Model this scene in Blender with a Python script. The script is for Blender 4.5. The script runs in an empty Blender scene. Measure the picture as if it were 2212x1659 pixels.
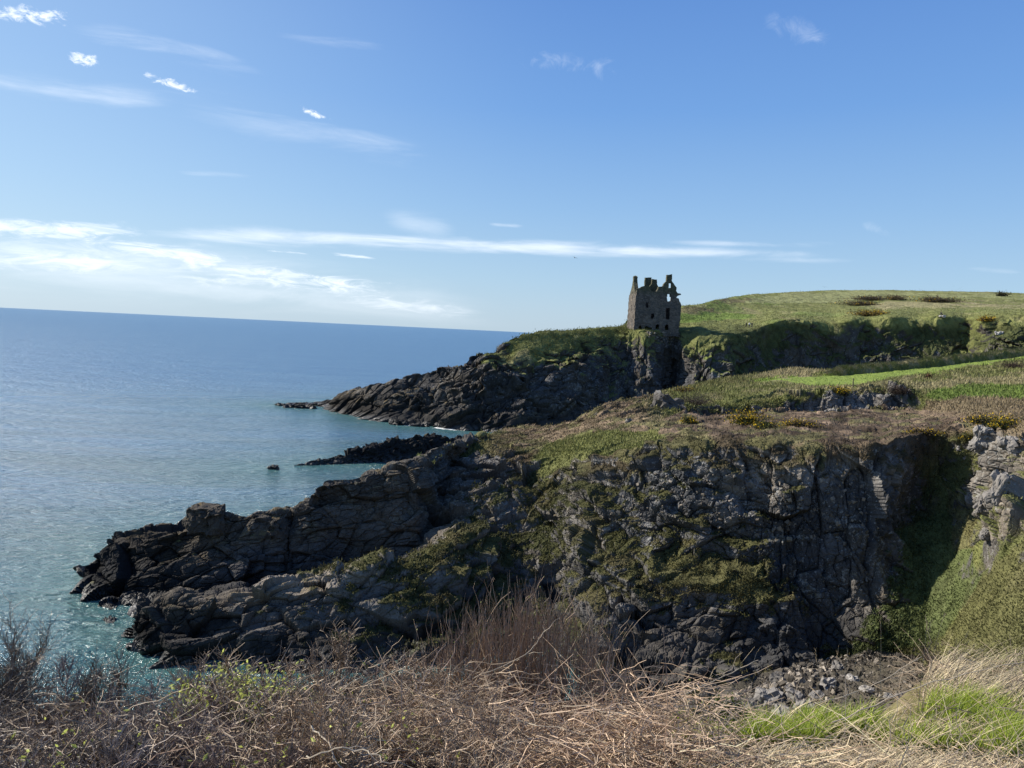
import bpy, bmesh, math, random, time
import numpy as np
from mathutils import Vector, Matrix, geometry
T0 = time.time()
scene = bpy.context.scene
COL = scene.collection
RNG = np.random.default_rng(11)
random.seed(5)

# ------------------------------------------------------------------ camera
H = 26.0
F_PX = 1640.0                      # focal length in units of a 2212 wide picture
PITCH = math.radians(3.95)
ROLL = math.radians(2.71)
f0 = np.array([0, math.cos(PITCH), -math.sin(PITCH)])
r0 = np.array([1.0, 0, 0])
u0 = np.array([0, math.sin(PITCH), math.cos(PITCH)])
CR = r0 * math.cos(ROLL) + u0 * math.sin(ROLL)
CU = -r0 * math.sin(ROLL) + u0 * math.cos(ROLL)
EYE = np.array([0, 0, H])

def ray(px, py):
    px = np.asarray(px, float); py = np.asarray(py, float)
    a = ((px - 1106) / F_PX)[..., None]; b = ((829.5 - py) / F_PX)[..., None]
    return f0 + a * CR + b * CU

def at(px, py, d):                 # point on a sight line at ground distance d
    r = ray(px, py)
    return EYE + r * (np.asarray(d, float)[..., None] / r[..., 1:2])

def on_z(px, py, z=0.0):
    r = ray(px, py)
    return EYE + r * ((z - H) / r[..., 2:3])

def proj(P):
    q = P - EYE
    w = np.maximum(q @ f0, 1e-3)
    return 1106 + F_PX * (q @ CR) / w, 829.5 - F_PX * (q @ CU) / w

cam_d = bpy.data.cameras.new('camera')
cam = bpy.data.objects.new('camera', cam_d)
COL.objects.link(cam)
cam_d.sensor_width = 36.0
cam_d.lens = 36.0 * F_PX / 2212.0
cam_d.clip_start = 0.05
cam_d.clip_end = 120000
Mx = Matrix((CR, CU, -f0)).transposed().to_4x4()
Mx.translation = Vector(EYE)
cam.matrix_world = Mx
scene.camera = cam

# ------------------------------------------------------------------ light
SUN_AZ, SUN_EL = math.radians(-74), math.radians(36)
S = Vector((math.sin(SUN_AZ) * math.cos(SUN_EL), math.cos(SUN_AZ) * math.cos(SUN_EL), math.sin(SUN_EL)))
sd = bpy.data.lights.new('sun', 'SUN')
sd.energy = 4.9
sd.angle = math.radians(0.53)
sd.color = (1.0, 0.93, 0.82)
so = bpy.data.objects.new('sun', sd)
COL.objects.link(so)
so.rotation_euler = (-S).to_track_quat('-Z', 'Y').to_euler()
so.location = (-60, 30, 80)

vs = scene.view_settings
vs.view_transform = 'Standard'; vs.look = 'None'; vs.gamma = 1; vs.use_curve_mapping = False
vs.exposure = 0.68

# ------------------------------------------------------------------ small node helper
class NT:
    def __init__(s, tree):
        s.t = tree; s.n = tree.nodes; s.l = tree.links
    def new(s, kind, **kw):
        n = s.n.new(kind)
        for k, v in kw.items(): setattr(n, k, v)
        return n
    def put(s, sock, v):
        if v is None: return
        if hasattr(v, 'node'): s.l.new(v, sock)
        else:
            if isinstance(v, (tuple, list)) and len(v) == 3 and sock.type == 'RGBA': v = (*v, 1)
            sock.default_value = v
    def math(s, op, a, b=None, c=None, clamp=False):
        n = s.new('ShaderNodeMath', operation=op, use_clamp=clamp)
        s.put(n.inputs[0], a); s.put(n.inputs[1], b)
        if c is not None: s.put(n.inputs[2], c)
        return n.outputs[0]
    def vmath(s, op, a, b=None):
        n = s.new('ShaderNodeVectorMath', operation=op)
        s.put(n.inputs[0], a); s.put(n.inputs[1], b)
        return n.outputs['Value'] if op in ('DOT_PRODUCT', 'LENGTH') else n.outputs[0]
    def step(s, x, lo, hi, a=0.0, b=1.0):
        n = s.new('ShaderNodeMapRange', interpolation_type='SMOOTHSTEP')
        s.put(n.inputs[0], x); n.inputs[1].default_value = lo; n.inputs[2].default_value = hi
        n.inputs[3].default_value = a; n.inputs[4].default_value = b
        return n.outputs[0]
    def mix(s, f, a, b, mode='MIX'):
        n = s.new('ShaderNodeMix', data_type='RGBA', blend_type=mode)
        s.put(n.inputs[0], f); s.put(n.inputs[6], a); s.put(n.inputs[7], b)
        return n.outputs[2]
    def noise(s, vec, scale, detail=4, rough=0.55, dist=0.0):
        n = s.new('ShaderNodeTexNoise')
        s.put(n.inputs['Vector'], vec); n.inputs['Scale'].default_value = scale
        n.inputs['Detail'].default_value = detail; n.inputs['Roughness'].default_value = rough
        n.inputs['Distortion'].default_value = dist
        return n.outputs[0]
    def mapping(s, vec, scale=(1, 1, 1), rot=(0, 0, 0), loc=(0, 0, 0)):
        n = s.new('ShaderNodeMapping')
        s.put(n.inputs[0], vec); n.inputs[1].default_value = loc
        n.inputs[2].default_value = rot; n.inputs[3].default_value = scale
        return n.outputs[0]
    def attr(s, name):
        return s.new('ShaderNodeAttribute', attribute_name=name)
    def sep(s, v):
        n = s.new('ShaderNodeSeparateXYZ'); s.put(n.inputs[0], v); return n.outputs

def material(name):
    m = bpy.data.materials.new(name); m.use_nodes = True
    nt = NT(m.node_tree)
    for n in list(nt.n): nt.n.remove(n)
    out = nt.new('ShaderNodeOutputMaterial')
    b = nt.new('ShaderNodeBsdfPrincipled')
    nt.l.new(b.outputs[0], out.inputs[0])
    return m, nt, b

# ------------------------------------------------------------------ numpy noise
def h3(ix, iy, iz, seed):
    with np.errstate(over='ignore'):
        h = (ix.astype(np.uint32) * np.uint32(374761393) + iy.astype(np.uint32) * np.uint32(668265263)
             + iz.astype(np.uint32) * np.uint32(2147483647) + np.uint32(seed * 974711 + 77))
        h = (h ^ (h >> np.uint32(13))) * np.uint32(1274126177)
        h = (h ^ (h >> np.uint32(16))) * np.uint32(2246822519)
        h = h ^ (h >> np.uint32(15))
    return h
def hf(h, k=0):
    with np.errstate(over='ignore'):
        if k:
            h = (h + np.uint32(k * 40503 + 9)) * np.uint32(2654435761)
            h = (h ^ (h >> np.uint32(15))) * np.uint32(2246822519)
            h = h ^ (h >> np.uint32(13))
    return (h & np.uint32(0xFFFFFF)).astype(np.float32) * np.float32(1 / 16777215.0)

def vnoise(P, scale, seed):
    q = (P / scale).astype(np.float32) + np.float32(1000.37)
    i = np.floor(q); f = q - i; i = i.astype(np.int32)
    f = f * f * f * (f * (f * 6 - 15) + 10)
    x, y, z = i[:, 0], i[:, 1], i[:, 2]
    fx, fy, fz = f[:, 0], f[:, 1], f[:, 2]
    r = 0
    for dx in (0, 1):
        wx = fx if dx else 1 - fx
        for dy in (0, 1):
            wy = wx * (fy if dy else 1 - fy)
            for dz in (0, 1):
                r = r + wy * (fz if dz else 1 - fz) * hf(h3(x + dx, y + dy, z + dz, seed))
    return r * 2 - 1

ROT = np.array([[0.36, 0.48, -0.8], [-0.8, 0.6, 0.0], [0.48, 0.64, 0.6]])
def fbm(P, scale, oct=4, seed=1, gain=0.5):
    r = 0; a = 1.0; t = 0; Q = P
    for o in range(oct):
        r = r + a * vnoise(Q, scale, seed + o * 13)
        t += a; a *= gain; scale *= 0.49; Q = Q @ ROT.T + 17.3
    return r / t * 1.6

def worley(P, scale, seed):
    """returns F1, F2, hash of the nearest cell, offset to its centre (all in cell units)"""
    q = (P / scale).astype(np.float32) + np.float32(1000.0)
    i = np.floor(q); f = q - i; i = i.astype(np.int32)
    n = len(P)
    F1 = np.full(n, 9, np.float32); F2 = np.full(n, 9, np.float32)
    HH = np.zeros(n, np.uint32); V = np.zeros((n, 3), np.float32)
    for dx in (-1, 0, 1):
        for dy in (-1, 0, 1):
            for dz in (-1, 0, 1):
                h = h3(i[:, 0] + dx, i[:, 1] + dy, i[:, 2] + dz, seed)
                vx = f[:, 0] - dx - hf(h, 1); vy = f[:, 1] - dy - hf(h, 2); vz = f[:, 2] - dz - hf(h, 3)
                d = vx * vx + vy * vy + vz * vz
                c = d < F1
                F2 = np.where(c, F1, np.minimum(F2, d))
                F1 = np.where(c, d, F1)
                HH = np.where(c, h, HH)
                V[c, 0] = vx[c]; V[c, 1] = vy[c]; V[c, 2] = vz[c]
    return np.sqrt(F1), np.sqrt(F2), HH, V

def facets(P, scale, seed, tilt=0.9):
    """blocky broken rock: every cell is a tilted flat facet set in or out; also the crack mask"""
    F1, F2, h, V = worley(P, scale, seed)
    g = np.stack([hf(h, 4), hf(h, 5), hf(h, 6)], 1) * 2 - 1
    d = (hf(h, 7) - 0.5) + tilt * (V * g).sum(1)
    crack = np.clip(1 - (F2 - F1) / 0.11, 0, 1)
    return d, crack, hf(h, 8)

def sstep(x, lo, hi):
    t = np.clip((x - lo) / (hi - lo), 0, 1)
    return t * t * (3 - 2 * t)

def pchip(x, y, xq):
    x = np.asarray(x, float); y = np.asarray(y, float)
    hh = np.diff(x); hh_ = hh.reshape((-1,) + (1,) * (y.ndim - 1))
    dl = np.diff(y, axis=0) / hh_
    m = np.zeros_like(y)
    m[0] = dl[0]; m[-1] = dl[-1]
    if len(x) > 2:
        a, b = dl[:-1], dl[1:]
        w1 = (2 * hh[1:] + hh[:-1]).reshape((-1,) + (1,) * (y.ndim - 1))
        w2 = (hh[1:] + 2 * hh[:-1]).reshape((-1,) + (1,) * (y.ndim - 1))
        with np.errstate(divide='ignore', invalid='ignore'):
            hm = (w1 + w2) / (w1 / a + w2 / b)
        m[1:-1] = np.where(a * b > 0, hm, 0)
    k = np.clip(np.searchsorted(x, xq, side='right') - 1, 0, len(x) - 2)
    t = ((xq - x[k]) / hh[k]).reshape((-1,) + (1,) * (y.ndim - 1))
    hk = hh[k].reshape(t.shape)
    return ((2 * t**3 - 3 * t**2 + 1) * y[k] + (t**3 - 2 * t**2 + t) * hk * m[k]
            + (-2 * t**3 + 3 * t**2) * y[k + 1] + (t**3 - t**2) * hk * m[k + 1])

def in_poly(X, Y, pts):
    r = np.zeros(X.shape, bool)
    n = len(pts)
    for a in range(n):
        x1, y1 = pts[a]; x2, y2 = pts[(a + 1) % n]
        if y1 == y2: continue
        c = ((y1 > Y) != (y2 > Y)) & (X < (x2 - x1) * (Y - y1) / (y2 - y1) + x1)
        r ^= c
    return r

# ------------------------------------------------------------------ mesh from arrays
def mesh_np(name, V, faces, smooth=False, attrs=None, mat=None, parent=None):
    """faces: (n,k) array of equal sized faces"""
    faces = np.asarray(faces, np.int32)
    n, k = faces.shape
    me = bpy.data.meshes.new(name)
    me.vertices.add(len(V)); me.vertices.foreach_set('co', np.ascontiguousarray(V, np.float32).ravel())
    me.loops.add(n * k); me.loops.foreach_set('vertex_index', faces.ravel())
    me.polygons.add(n)
    me.polygons.foreach_set('loop_start', np.arange(0, n * k, k, dtype=np.int32))
    me.polygons.foreach_set('loop_total', np.full(n, k, np.int32))
    me.polygons.foreach_set('use_smooth', np.full(n, smooth, bool))
    me.update(calc_edges=True)
    for an, arr in (attrs or {}).items():
        arr = np.asarray(arr, np.float32)
        if arr.ndim == 2:
            a = me.attributes.new(an, 'FLOAT_COLOR', 'POINT')
            if arr.shape[1] == 3: arr = np.concatenate([arr, np.ones((len(arr), 1), np.float32)], 1)
            a.data.foreach_set('color', np.ascontiguousarray(arr).ravel())
        else:
            a = me.attributes.new(an, 'FLOAT', 'POINT')
            a.data.foreach_set('value', np.ascontiguousarray(arr))
    if mat: me.materials.append(mat)
    ob = bpy.data.objects.new(name, me)
    COL.objects.link(ob)
    if parent: ob.parent = parent
    return ob

def tag(o, label=None, cat=None, group=None, kind=None):
    if label: o['label'] = label
    if cat: o['category'] = cat
    if group: o['group'] = group
    if kind: o['kind'] = kind
    return o
def empty(name, loc=(0, 0, 0), rz=0.0):
    o = bpy.data.objects.new(name, None); COL.objects.link(o)
    o.location = loc; o.rotation_euler = (0, 0, rz); o.empty_display_size = 0.3
    return o

def grid_faces(nr, nc):
    i = np.arange(nr - 1)[:, None] * nc + np.arange(nc - 1)[None, :]
    return np.stack([i, i + nc, i + nc + 1, i + 1], -1).reshape(-1, 4)

def grid_normals(P):
    du = np.gradient(P, axis=1); dv = np.gradient(P, axis=0)
    n = np.cross(dv, du)
    n /= np.maximum(np.linalg.norm(n, axis=2, keepdims=True), 1e-9)
    return n
def blur(A, k):                    # cheap box blur of a grid, both axes, twice
    for _ in range(2):
        for ax in (0, 1):
            c = np.cumsum(np.concatenate([np.repeat(A.take([0], ax), k + 1, ax), A, np.repeat(A.take([-1], ax), k, ax)], ax), ax)
            n = A.shape[ax]
            A = (c.take(range(2 * k + 1, 2 * k + 1 + n), ax) - c.take(range(0, n), ax)) / (2 * k + 1)
    return A
# ------------------------------------------------------------------ land: lofted from rails, then broken up
RES = 1.0
def rail_eval(st, pxq):
    px = np.array([s[0] for s in st], float)
    P = []
    for s in st:
        x, py, d = s[0], s[1], s[2]
        if d == 'w': P.append(on_z(x, py, -0.15))
        elif py is None:                       # (px, None, (distance, height))
            r = ray(x, 829.5); p = EYE + r * (d[0] / r[1]); p[2] = d[1]; P.append(p)
        else: P.append(at(x, py, d))
    P = np.array(P)
    g = np.array([s[3] for s in st], float)
    out = pchip(px, P, pxq)
    return out, np.interp(pxq, px, g)

def loft(rails, px0, px1, ncol, pxstep, wstep, maxrows=140):
    pxq = np.linspace(px0, px1, ncol)
    R = []; G = []
    for st in rails:
        p, g = rail_eval(st, pxq); R.append(p); G.append(g)
    R = np.array(R); G = np.array(G)
    X, Y = proj(R.reshape(-1, 3)); X = X.reshape(R.shape[:2]); Y = Y.reshape(R.shape[:2])
    tt = []
    for k in range(len(rails) - 1):
        pl = np.percentile(np.hypot(X[k + 1] - X[k], Y[k + 1] - Y[k]), 85)
        wl = np.percentile(np.linalg.norm(R[k + 1] - R[k], axis=1), 85)
        n = int(np.clip(max(pl / pxstep, wl / wstep), 3, max(maxrows, pl / pxstep)))
        tt.append(k + np.arange(n) / n)
    tq = np.concatenate(tt + [[len(rails) - 1.0]])
    t = np.arange(len(rails), dtype=float)
    P = pchip(t, R.reshape(len(rails), -1), tq).reshape(len(tq), ncol, 3)
    g = pchip(t, G, tq)
    return P, g, tq

def paint(X, Y, base, zones):
    """zones: (polygon in picture units, colour) -> a colour per vertex, patches of plants of that colour"""
    for pts, colr, amount in zones:
        m = in_poly(X, Y, pts) * amount
        base = base * (1 - m[:, None]) + np.array(colr) * m[:, None]
    return base

# vegetation colours (albedo)
GRASS = (0.130, 0.138, 0.048); LUSH = (0.100, 0.145, 0.030); FIELD = (0.165, 0.215, 0.048)
STRAW = (0.255, 0.215, 0.125); OLIVE = (0.090, 0.086, 0.036); HEATH = (0.060, 0.044, 0.030)
HEATHL = (0.165, 0.120, 0.082); MOSS = (0.046, 0.054, 0.022); CROP = (0.185, 0.190, 0.085)
BROWNG = (0.120, 0.100, 0.050)

def displace(P, g, rock, amp, veg_soft, tuss, seed, joint, joint2=None, jmask=None, bushy=None, grassband=0.55, warp=(14, 0.9), csize=1.0, ampmul=None, ledge=None, lp=2.4, fine=0.30, wmul=1.0):
    nr, nc, _ = P.shape
    N0 = grid_normals(blur(P, 6))
    Q = P.reshape(-1, 3)
    gg = g.reshape(-1)
    flat = np.clip(N0[..., 2], 0, 1).reshape(-1) * sstep(gg, 0.2, 0.8)
    w = np.stack([fbm(Q, warp[0], 3, seed + k) for k in range(3)], 1) * warp[1] * np.asarray(wmul).reshape(-1, 1)
    Q1 = Q + w * (1 - 0.85 * flat)[:, None]
    if ledge is not None:              # break the slope into ledges: risers stand out, treads step back
        ph = Q[:, 2] / lp + 0.9 * fbm(Q * np.array([1, 1, .35]), 9.0, 3, seed + 61) + .25 * fbm(Q, 2.0, 2, seed + 62)
        fr = ph - np.floor(ph)
        sw = np.where(fr < .82, fr / .82, (1 - fr) / .18) - .5
        nh = N0.reshape(-1, 3).copy(); nzz = np.clip(nh[:, 2], 0.05, .97); nh[:, 2] = 0; nh /= np.maximum(np.linalg.norm(nh, axis=1, keepdims=True), 1e-6)
        cot = np.clip(nzz / np.sqrt(1 - nzz ** 2), 0.12, 1.1)
        am = ledge.reshape(-1) * np.clip(.55 + .9 * fbm(Q, 6.0, 2, seed + 63), 0, 1.1)
        Q1 = Q1 + nh * (sw * lp * cot * am)[:, None]
    d = 0; crk = 0; tone = 0
    J = Q1 @ joint.T                                    # rotate and squash to the joints of the rock
    J2 = None if joint2 is None else Q1 @ joint2.T
    for k, (sc, a) in enumerate(zip(rock, amp)):
        f, c, tn = facets(J, sc, seed + 30 + k)
        if J2 is not None and k < 3:
            f2, c2, tn2 = facets(J2, sc, seed + 50 + k)
            f = f * (1 - jmask) + f2 * jmask; c = c * (1 - jmask) + c2 * jmask; tn = tn * (1 - jmask) + tn2 * jmask
        d = d + a * f - (a * (0.16, 0.32, 0.4, 0.4)[min(k, 3)]) * c
        crk = np.maximum(crk, c)
        tone = tone + (tn - 0.5) * (0.4, 0.4, 0.35, 0.25)[min(k, 3)]
    rw = np.clip(1.12 - 1.1 * sstep(gg, 0.0, 0.85), 0.06, 1.1)
    if ampmul is not None: rw = rw * ampmul
    n0 = N0.reshape(-1, 3)
    Q2 = Q1 + n0 * (d * rw)[:, None]
    G_ = Q2.reshape(nr, nc, 3)         # ease out quads that the relief has pulled too long
    el = np.zeros((nr, nc)); el[:, :-1] = np.linalg.norm(np.diff(G_, axis=1), axis=2); el[:-1] = np.maximum(el[:-1], np.linalg.norm(np.diff(G_, axis=0), axis=2))
    el = blur(el[..., None], 2)[..., 0] / (np.median(el) * np.maximum(G_[..., 1] / np.median(G_[..., 1]), .3))
    sm = sstep(el, 5, 11)[..., None]
    Q2 = (G_ * (1 - sm) + blur(G_, 4) * sm).reshape(-1, 3)
    N1 = grid_normals(Q2.reshape(nr, nc, 3))
    N1b = grid_normals(blur(Q2.reshape(nr, nc, 3), 2))
    nz = 0.5 * N1[..., 2].reshape(-1) + 0.5 * N1b[..., 2].reshape(-1)
    v = (nz - grassband) * 1.25 + gg + 0.30 * fbm(Q, 5.0 * csize, 3, seed + 71) + fine * fbm(Q, 1.1 * csize, 3, seed + 72)
    veg = sstep(v, -veg_soft, veg_soft)
    up = n0 * 0.5 + np.array([0, 0, 0.5])
    t = 0
    for sc, a in tuss:
        F1, F2, hh, V = worley(Q1 * np.array([1, 1, 0.8]), sc, seed + 90 + int(sc * 10))
        t = t + a * (0.75 - F1 * F1) * (0.5 + hf(hh, 3))
    bump = t * veg
    if bushy is not None:
        F1, F2, hh, V = worley(Q1, 1.5 * csize, seed + 95)
        G1, G2, gh, GV = worley(Q1, 0.5 * csize, seed + 96)
        bump = bump + bushy.reshape(-1) * veg * csize * (0.36 * np.clip(0.95 - F1 ** 2 * 1.3, 0, 1) * (0.3 + hf(hh, 3)) + 0.06 * (0.7 - G1) + 0.25 * fbm(Q, 3.5 * csize, 2, seed + 97))
    Q3 = Q2 + up * bump[:, None]
    return Q3, veg, tone, crk, Q

def bed(p, q, along=0.45, other=1.0):
    """joint frame whose blocks lie along the line from p to q"""
    e1 = np.array(q, float) - np.array(p, float); e1 /= np.linalg.norm(e1)
    e2 = np.cross(e1, [0.3, 0.2, 0.9]); e2 /= np.linalg.norm(e2); e3 = np.cross(e1, e2)
    return np.diag([along, other, other * 1.15]) @ np.stack([e1, e2, e3])

def joints(a, b, sq):              # a, b: rotations; sq: squash per axis
    ca, sa = math.cos(a), math.sin(a); cb, sb = math.cos(b), math.sin(b)
    Rz = np.array([[ca, -sa, 0], [sa, ca, 0], [0, 0, 1]]); Ry = np.array([[cb, 0, sb], [0, 1, 0], [-sb, 0, cb]])
    return np.diag(sq) @ Ry @ Rz

# ---------------- far coast: castle headland, far cliff, hill
W = 'w'
A = [
 # hidden back
 [(590, None, (243, -3), -1), (700, None, (256, -3), -1), (1000, None, (285, -2), -1), (1200, None, (300, 2), 0), (1340, None, (305, 8), 1), (1395, None, (330, 20), 1),
  (1440, None, (350, 28), 1), (1500, None, (390, 30), 1), (1600, None, (480, 38), 1), (1835, None, (600, 50), 1), (2031, None, (600, 50), 1), (2600, None, (600, 50), 1)],
 # crest
 [(590, 874, 235, -1), (640, 869, 237, -1), (690, 866, 238, -1), (720, 861, 234, -1), (755, 855, 226, -1), (800, 833, 219, -1), (850, 829, 217, -1), (905, 809, 214.5, -1), (950, 800, 210, -1), (1000, 786, 208, -.8),
  (1040, 776, 251, -.5), (1060, 769, 252, -.3), (1090, 746, 217, -.2), (1110, 731, 221, -.1), (1130, 722, 225, .3), (1200, 717, 236, .6), (1290, 709, 248, .8), (1335, 706, 256, .9), (1375, 690, 285, .9), (1430, 668, 300, 1), (1470, 662, 308, 1),
  (1500, 660, 320, 1), (1530, 656, 335, .8), (1550, 649, 350, .8), (1600, 642, 385, 1), (1700, 634, 450, 1), (1835, 630, 500, 1), (1950, 631, 500, 1), (2090, 634, 500, 1), (2212, 637, 500, 1), (2600, 655, 500, 1)],
 # plateau middle
 [(590, 875, 234, -1), (690, 869, 236, -1), (755, 863, 222.5, -1), (805, 848, 217, -1), (905, 825, 212.5, -1), (1000, 800, 206.5, -1), (1055, 782, 210, -.4), (1090, 765, 214, .3), (1130, 741, 220, .7), (1200, 732, 230, .8), (1290, 727, 242, .5),
  (1340, 716, 251, .6), (1395, 708, 258, .8), (1435, 705, 266, .9), (1475, 694, 270, .9), (1560, 680, 300, 1), (1675, 668, 330, 1), (1835, 660, 360, 1), (2031, 657, 370, 1), (2212, 659, 370, 1), (2600, 672, 350, 1)],
 # lip
 [(590, 876, 233, -1), (690, 873, 234, -1), (755, 872, 220, -1), (805, 862, 215, -1), (905, 845, 210.8, -1), (1000, 826, 204.5, -1), (1055, 803, 206, 0), (1090, 788, 208.5, .6), (1130, 772, 212, .6), (1200, 764, 223, .25), (1290, 757, 237, 0),
  (1340, 739, 245.5, .1), (1360, 719, 246, .6), (1385, 717, 242, .6), (1405, 716, 243, .55), (1435, 717, 247.5, .4), (1462, 718, 249, .4), (1485, 722, 246, .7), (1510, 724, 241, .8), (1560, 728, 240, .7), (1610, 722, 246, .8), (1675, 703, 253, .9), (1747, 697, 257, .8), (1790, 699, 259, .8), (1835, 692, 257, .8), (1880, 692, 261, .8), (1927, 688, 258, .8), (1975, 692, 262, .8), (2031, 687, 259, .9), (2085, 690, 262, 1), (2130, 685, 254, .8), (2212, 684, 248, .8), (2600, 700, 230, 1)],
 # face upper
 [(590, 876.5, 232, -1), (690, 876, 232, -1), (755, 881, 218, -1), (805, 878, 213.2, -1), (905, 868, 208.5, -1), (1000, 858, 201, -1), (1055, 840, 201.5, -.9), (1090, 835, 202.5, -.6), (1130, 825, 204, -.6), (1200, 800, 214, -.55), (1260, 790, 223, -.4), (1300, 800, 233, -.1),
  (1340, 800, 240, -.05), (1370, 770, 237, .1), (1400, 770, 236, .1), (1425, 775, 246, -.1), (1442, 775, 250, -.4), (1460, 775, 246, -.3), (1485, 775, 236, -.1), (1530, 775, 234, -.15), (1600, 765, 240, .15), (1675, 752, 251, .35), (1835, 742, 255.5, .3), (2031, 735, 256, .3), (2085, 725, 258, 1), (2130, 718, 247, .4), (2212, 722, 241, .3), (2600, 735, 224, .6)],
 # face lower
 [(590, 877, 231, -1), (690, 878.5, 231, -1), (755, 890, 216, -1), (805, 893, 211.8, -1), (905, 893, 206, -1), (1000, 895, 197, -1), (1055, 892, 197, -1), (1130, 885, 198, -1), (1200, 878, 204, -1), (1260, 865, 211, -.8), (1300, 870, 222, -.3), (1340, 868, 228, -.5),
  (1375, 840, 228, -.8), (1400, 840, 228, -.8), (1425, 850, 240, -.6), (1442, 850, 246, -.9), (1460, 850, 240, -.5), (1490, 840, 226, -.45), (1560, 830, 228, -.3), (1675, 800, 247.5, .0), (1835, 790, 252, -.15), (2031, 772, 252.5, -.15), (2085, 765, 253, 1), (2130, 755, 240, .2), (2212, 758, 234, .2), (2600, 770, 216, .4)],
 # base
 [(590, 878, W, -1), (640, 880, W, -1), (690, 883, W, -1), (735, 897, W, -1), (800, 905, W, -1), (880, 917, W, -1), (960, 928, W, -1), (1000, 933, W, -1), (1040, 936, W, -1), (1130, 940, W, -1), (1260, 940, W, -1), (1340, 935, 208, -1), (1400, 915, 214, -1),
  (1442, 905, 232, -1), (1490, 900, 215, -.8), (1560, 900, 215, -.6), (1675, 870, 242, -.4), (1835, 850, 247, -.3), (2031, 830, 248, -.2), (2085, 810, 244, .8), (2130, 800, 230, .2), (2212, 800, 226, .2), (2600, 810, 205, .3)],
 [(590, None, (229, -3), -1), (735, None, (209, -3), -1), (1000, None, (191, -3), -1), (1340, None, (200, -3), -1), (1442, None, (222, -3), -1), (1600, None, (205, 2), -1), (2031, None, (215, 8), 0), (2600, None, (190, 10), 0)],
]
PA, gA, tA = loft(A, 592, 2420, int(1300 * RES), 1.4 / RES, 1.6 / RES)
X0, Y0 = proj(PA.reshape(-1, 3))
Qa = PA.reshape(-1, 3)
plate = (np.interp(tA, [0, 1, 2, 3, 3.6, 4], [0, 1, 1, .9, .25, 0])[:, None] * np.ones((1, PA.shape[1])))
bushA = 0.35 * np.interp(tA, [2.7, 3.0, 3.5, 4.3, 5, 6], [0, .6, 1, .9, .5, .1])[:, None] * sstep(X0.reshape(PA.shape[:2]), 1500, 1640)
jm = sstep(X0, 1180, 1340)
ledgeA = .75 * np.interp(tA, [2.9, 3.3, 5.6, 6], [0, 1, 1, 0])[:, None] * sstep(X0.reshape(PA.shape[:2]), 780, 960)
Q3, veg, tone, crk, Q = displace(PA, gA, (10, 4.5, 1.9), (1.7, 1.15, 0.5), 0.13, ((3.2, 0.24), (1.4, 0.24)), 3,
                                 bed(at(1090, 745, 254), at(690, 880, 234), 0.45), bed((0, 0, 0), (0.15, 0.3, 1), 0.5), jm, bushy=bushA, warp=(20, 2.2), csize=2.2, ledge=ledgeA, lp=5.0, wmul=.12 + .88 * sstep(X0, 740, 960), ampmul=(.45 + .55 * sstep(X0, 640, 860)) * (1 - .45 * sstep(X0, 1540, 1640)))
jx = 14 * fbm(Q, 9, 3, 401); jy = 5 * fbm(Q, 9, 3, 402)
X, Y = X0 + jx, Y0 + jy
n1 = fbm(Q, 24, 4, 411) ; n2 = fbm(Q * np.array([1, .35, 1]), 5, 4, 412); n3 = fbm(Q, 2.5, 3, 413)
def lerp(a, b, t): return np.array(a) * (1 - t[:, None]) + np.array(b) * t[:, None]
tint = lerp(GRASS, STRAW, sstep(n2 + 0.5 * n1, 0.15, 0.9) * 0.45)
tint = lerp(tint, LUSH, sstep(n1, 0.2, 0.7) * 0.55)
tint = lerp(tint, OLIVE, sstep(n3, 0.2, 0.8) * 0.45)
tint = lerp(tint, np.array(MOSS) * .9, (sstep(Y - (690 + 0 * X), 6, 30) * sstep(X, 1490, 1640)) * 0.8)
tint = lerp(tint, BROWNG, sstep(fbm(Q, 6, 3, 433), 0.15, 0.6) * 0.5 * bushA.reshape(-1))
zones = [
 ([(1560, 655), (1640, 640), (1835, 628), (2300, 640), (2300, 647), (2050, 645), (1880, 642), (1800, 653), (1640, 656)], CROP, 0.9),   # ploughed field over the hill
 ([(1460, 680), (1560, 676), (1640, 684), (1600, 694), (1470, 697)], LUSH, 0.8),
 ([(1840, 660), (1900, 655), (2060, 654), (2300, 661), (2300, 667), (2060, 664), (1900, 668)], STRAW, 0.55),
 ([(1575, 648), (1625, 645), (1620, 656), (1570, 658)], BROWNG, 0.8),
 ([(1470, 668), (1540, 664), (1535, 673), (1470, 678)], BROWNG, 0.8),
 ([(1530, 656), (1560, 647), (1580, 645), (1560, 653)], HEATH, 0.8),
 ([(2078, 690), (2125, 690), (2110, 770), (2060, 815), (2050, 800)], GRASS, 0.6),
]
tint = paint(X, Y, tint, zones)
tint = tint * (1 + 0.34 * n3 + 0.28 * fbm(Q * np.array([1, .5, 1]), 1.1, 2, 415))[:, None]
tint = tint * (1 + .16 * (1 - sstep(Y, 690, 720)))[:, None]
rockt = (0.048 + 0.016 * sstep(X0, 1200, 1400)) * (1 + 0.55 * tone + 0.25 * n1)
rockt = rockt * (1 - 0.35 * sstep(7 - Q[:, 2], 0, 5))
warm = np.clip(0.5 + 0.5 * fbm(Q, 8, 3, 416), 0, 1)
lich = np.full(len(Q), 0.45)
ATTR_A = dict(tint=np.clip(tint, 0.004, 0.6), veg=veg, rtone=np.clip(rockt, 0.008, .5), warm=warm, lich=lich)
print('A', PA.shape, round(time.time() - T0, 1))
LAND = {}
LAND['A'] = (Q3, PA.shape, ATTR_A)

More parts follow.
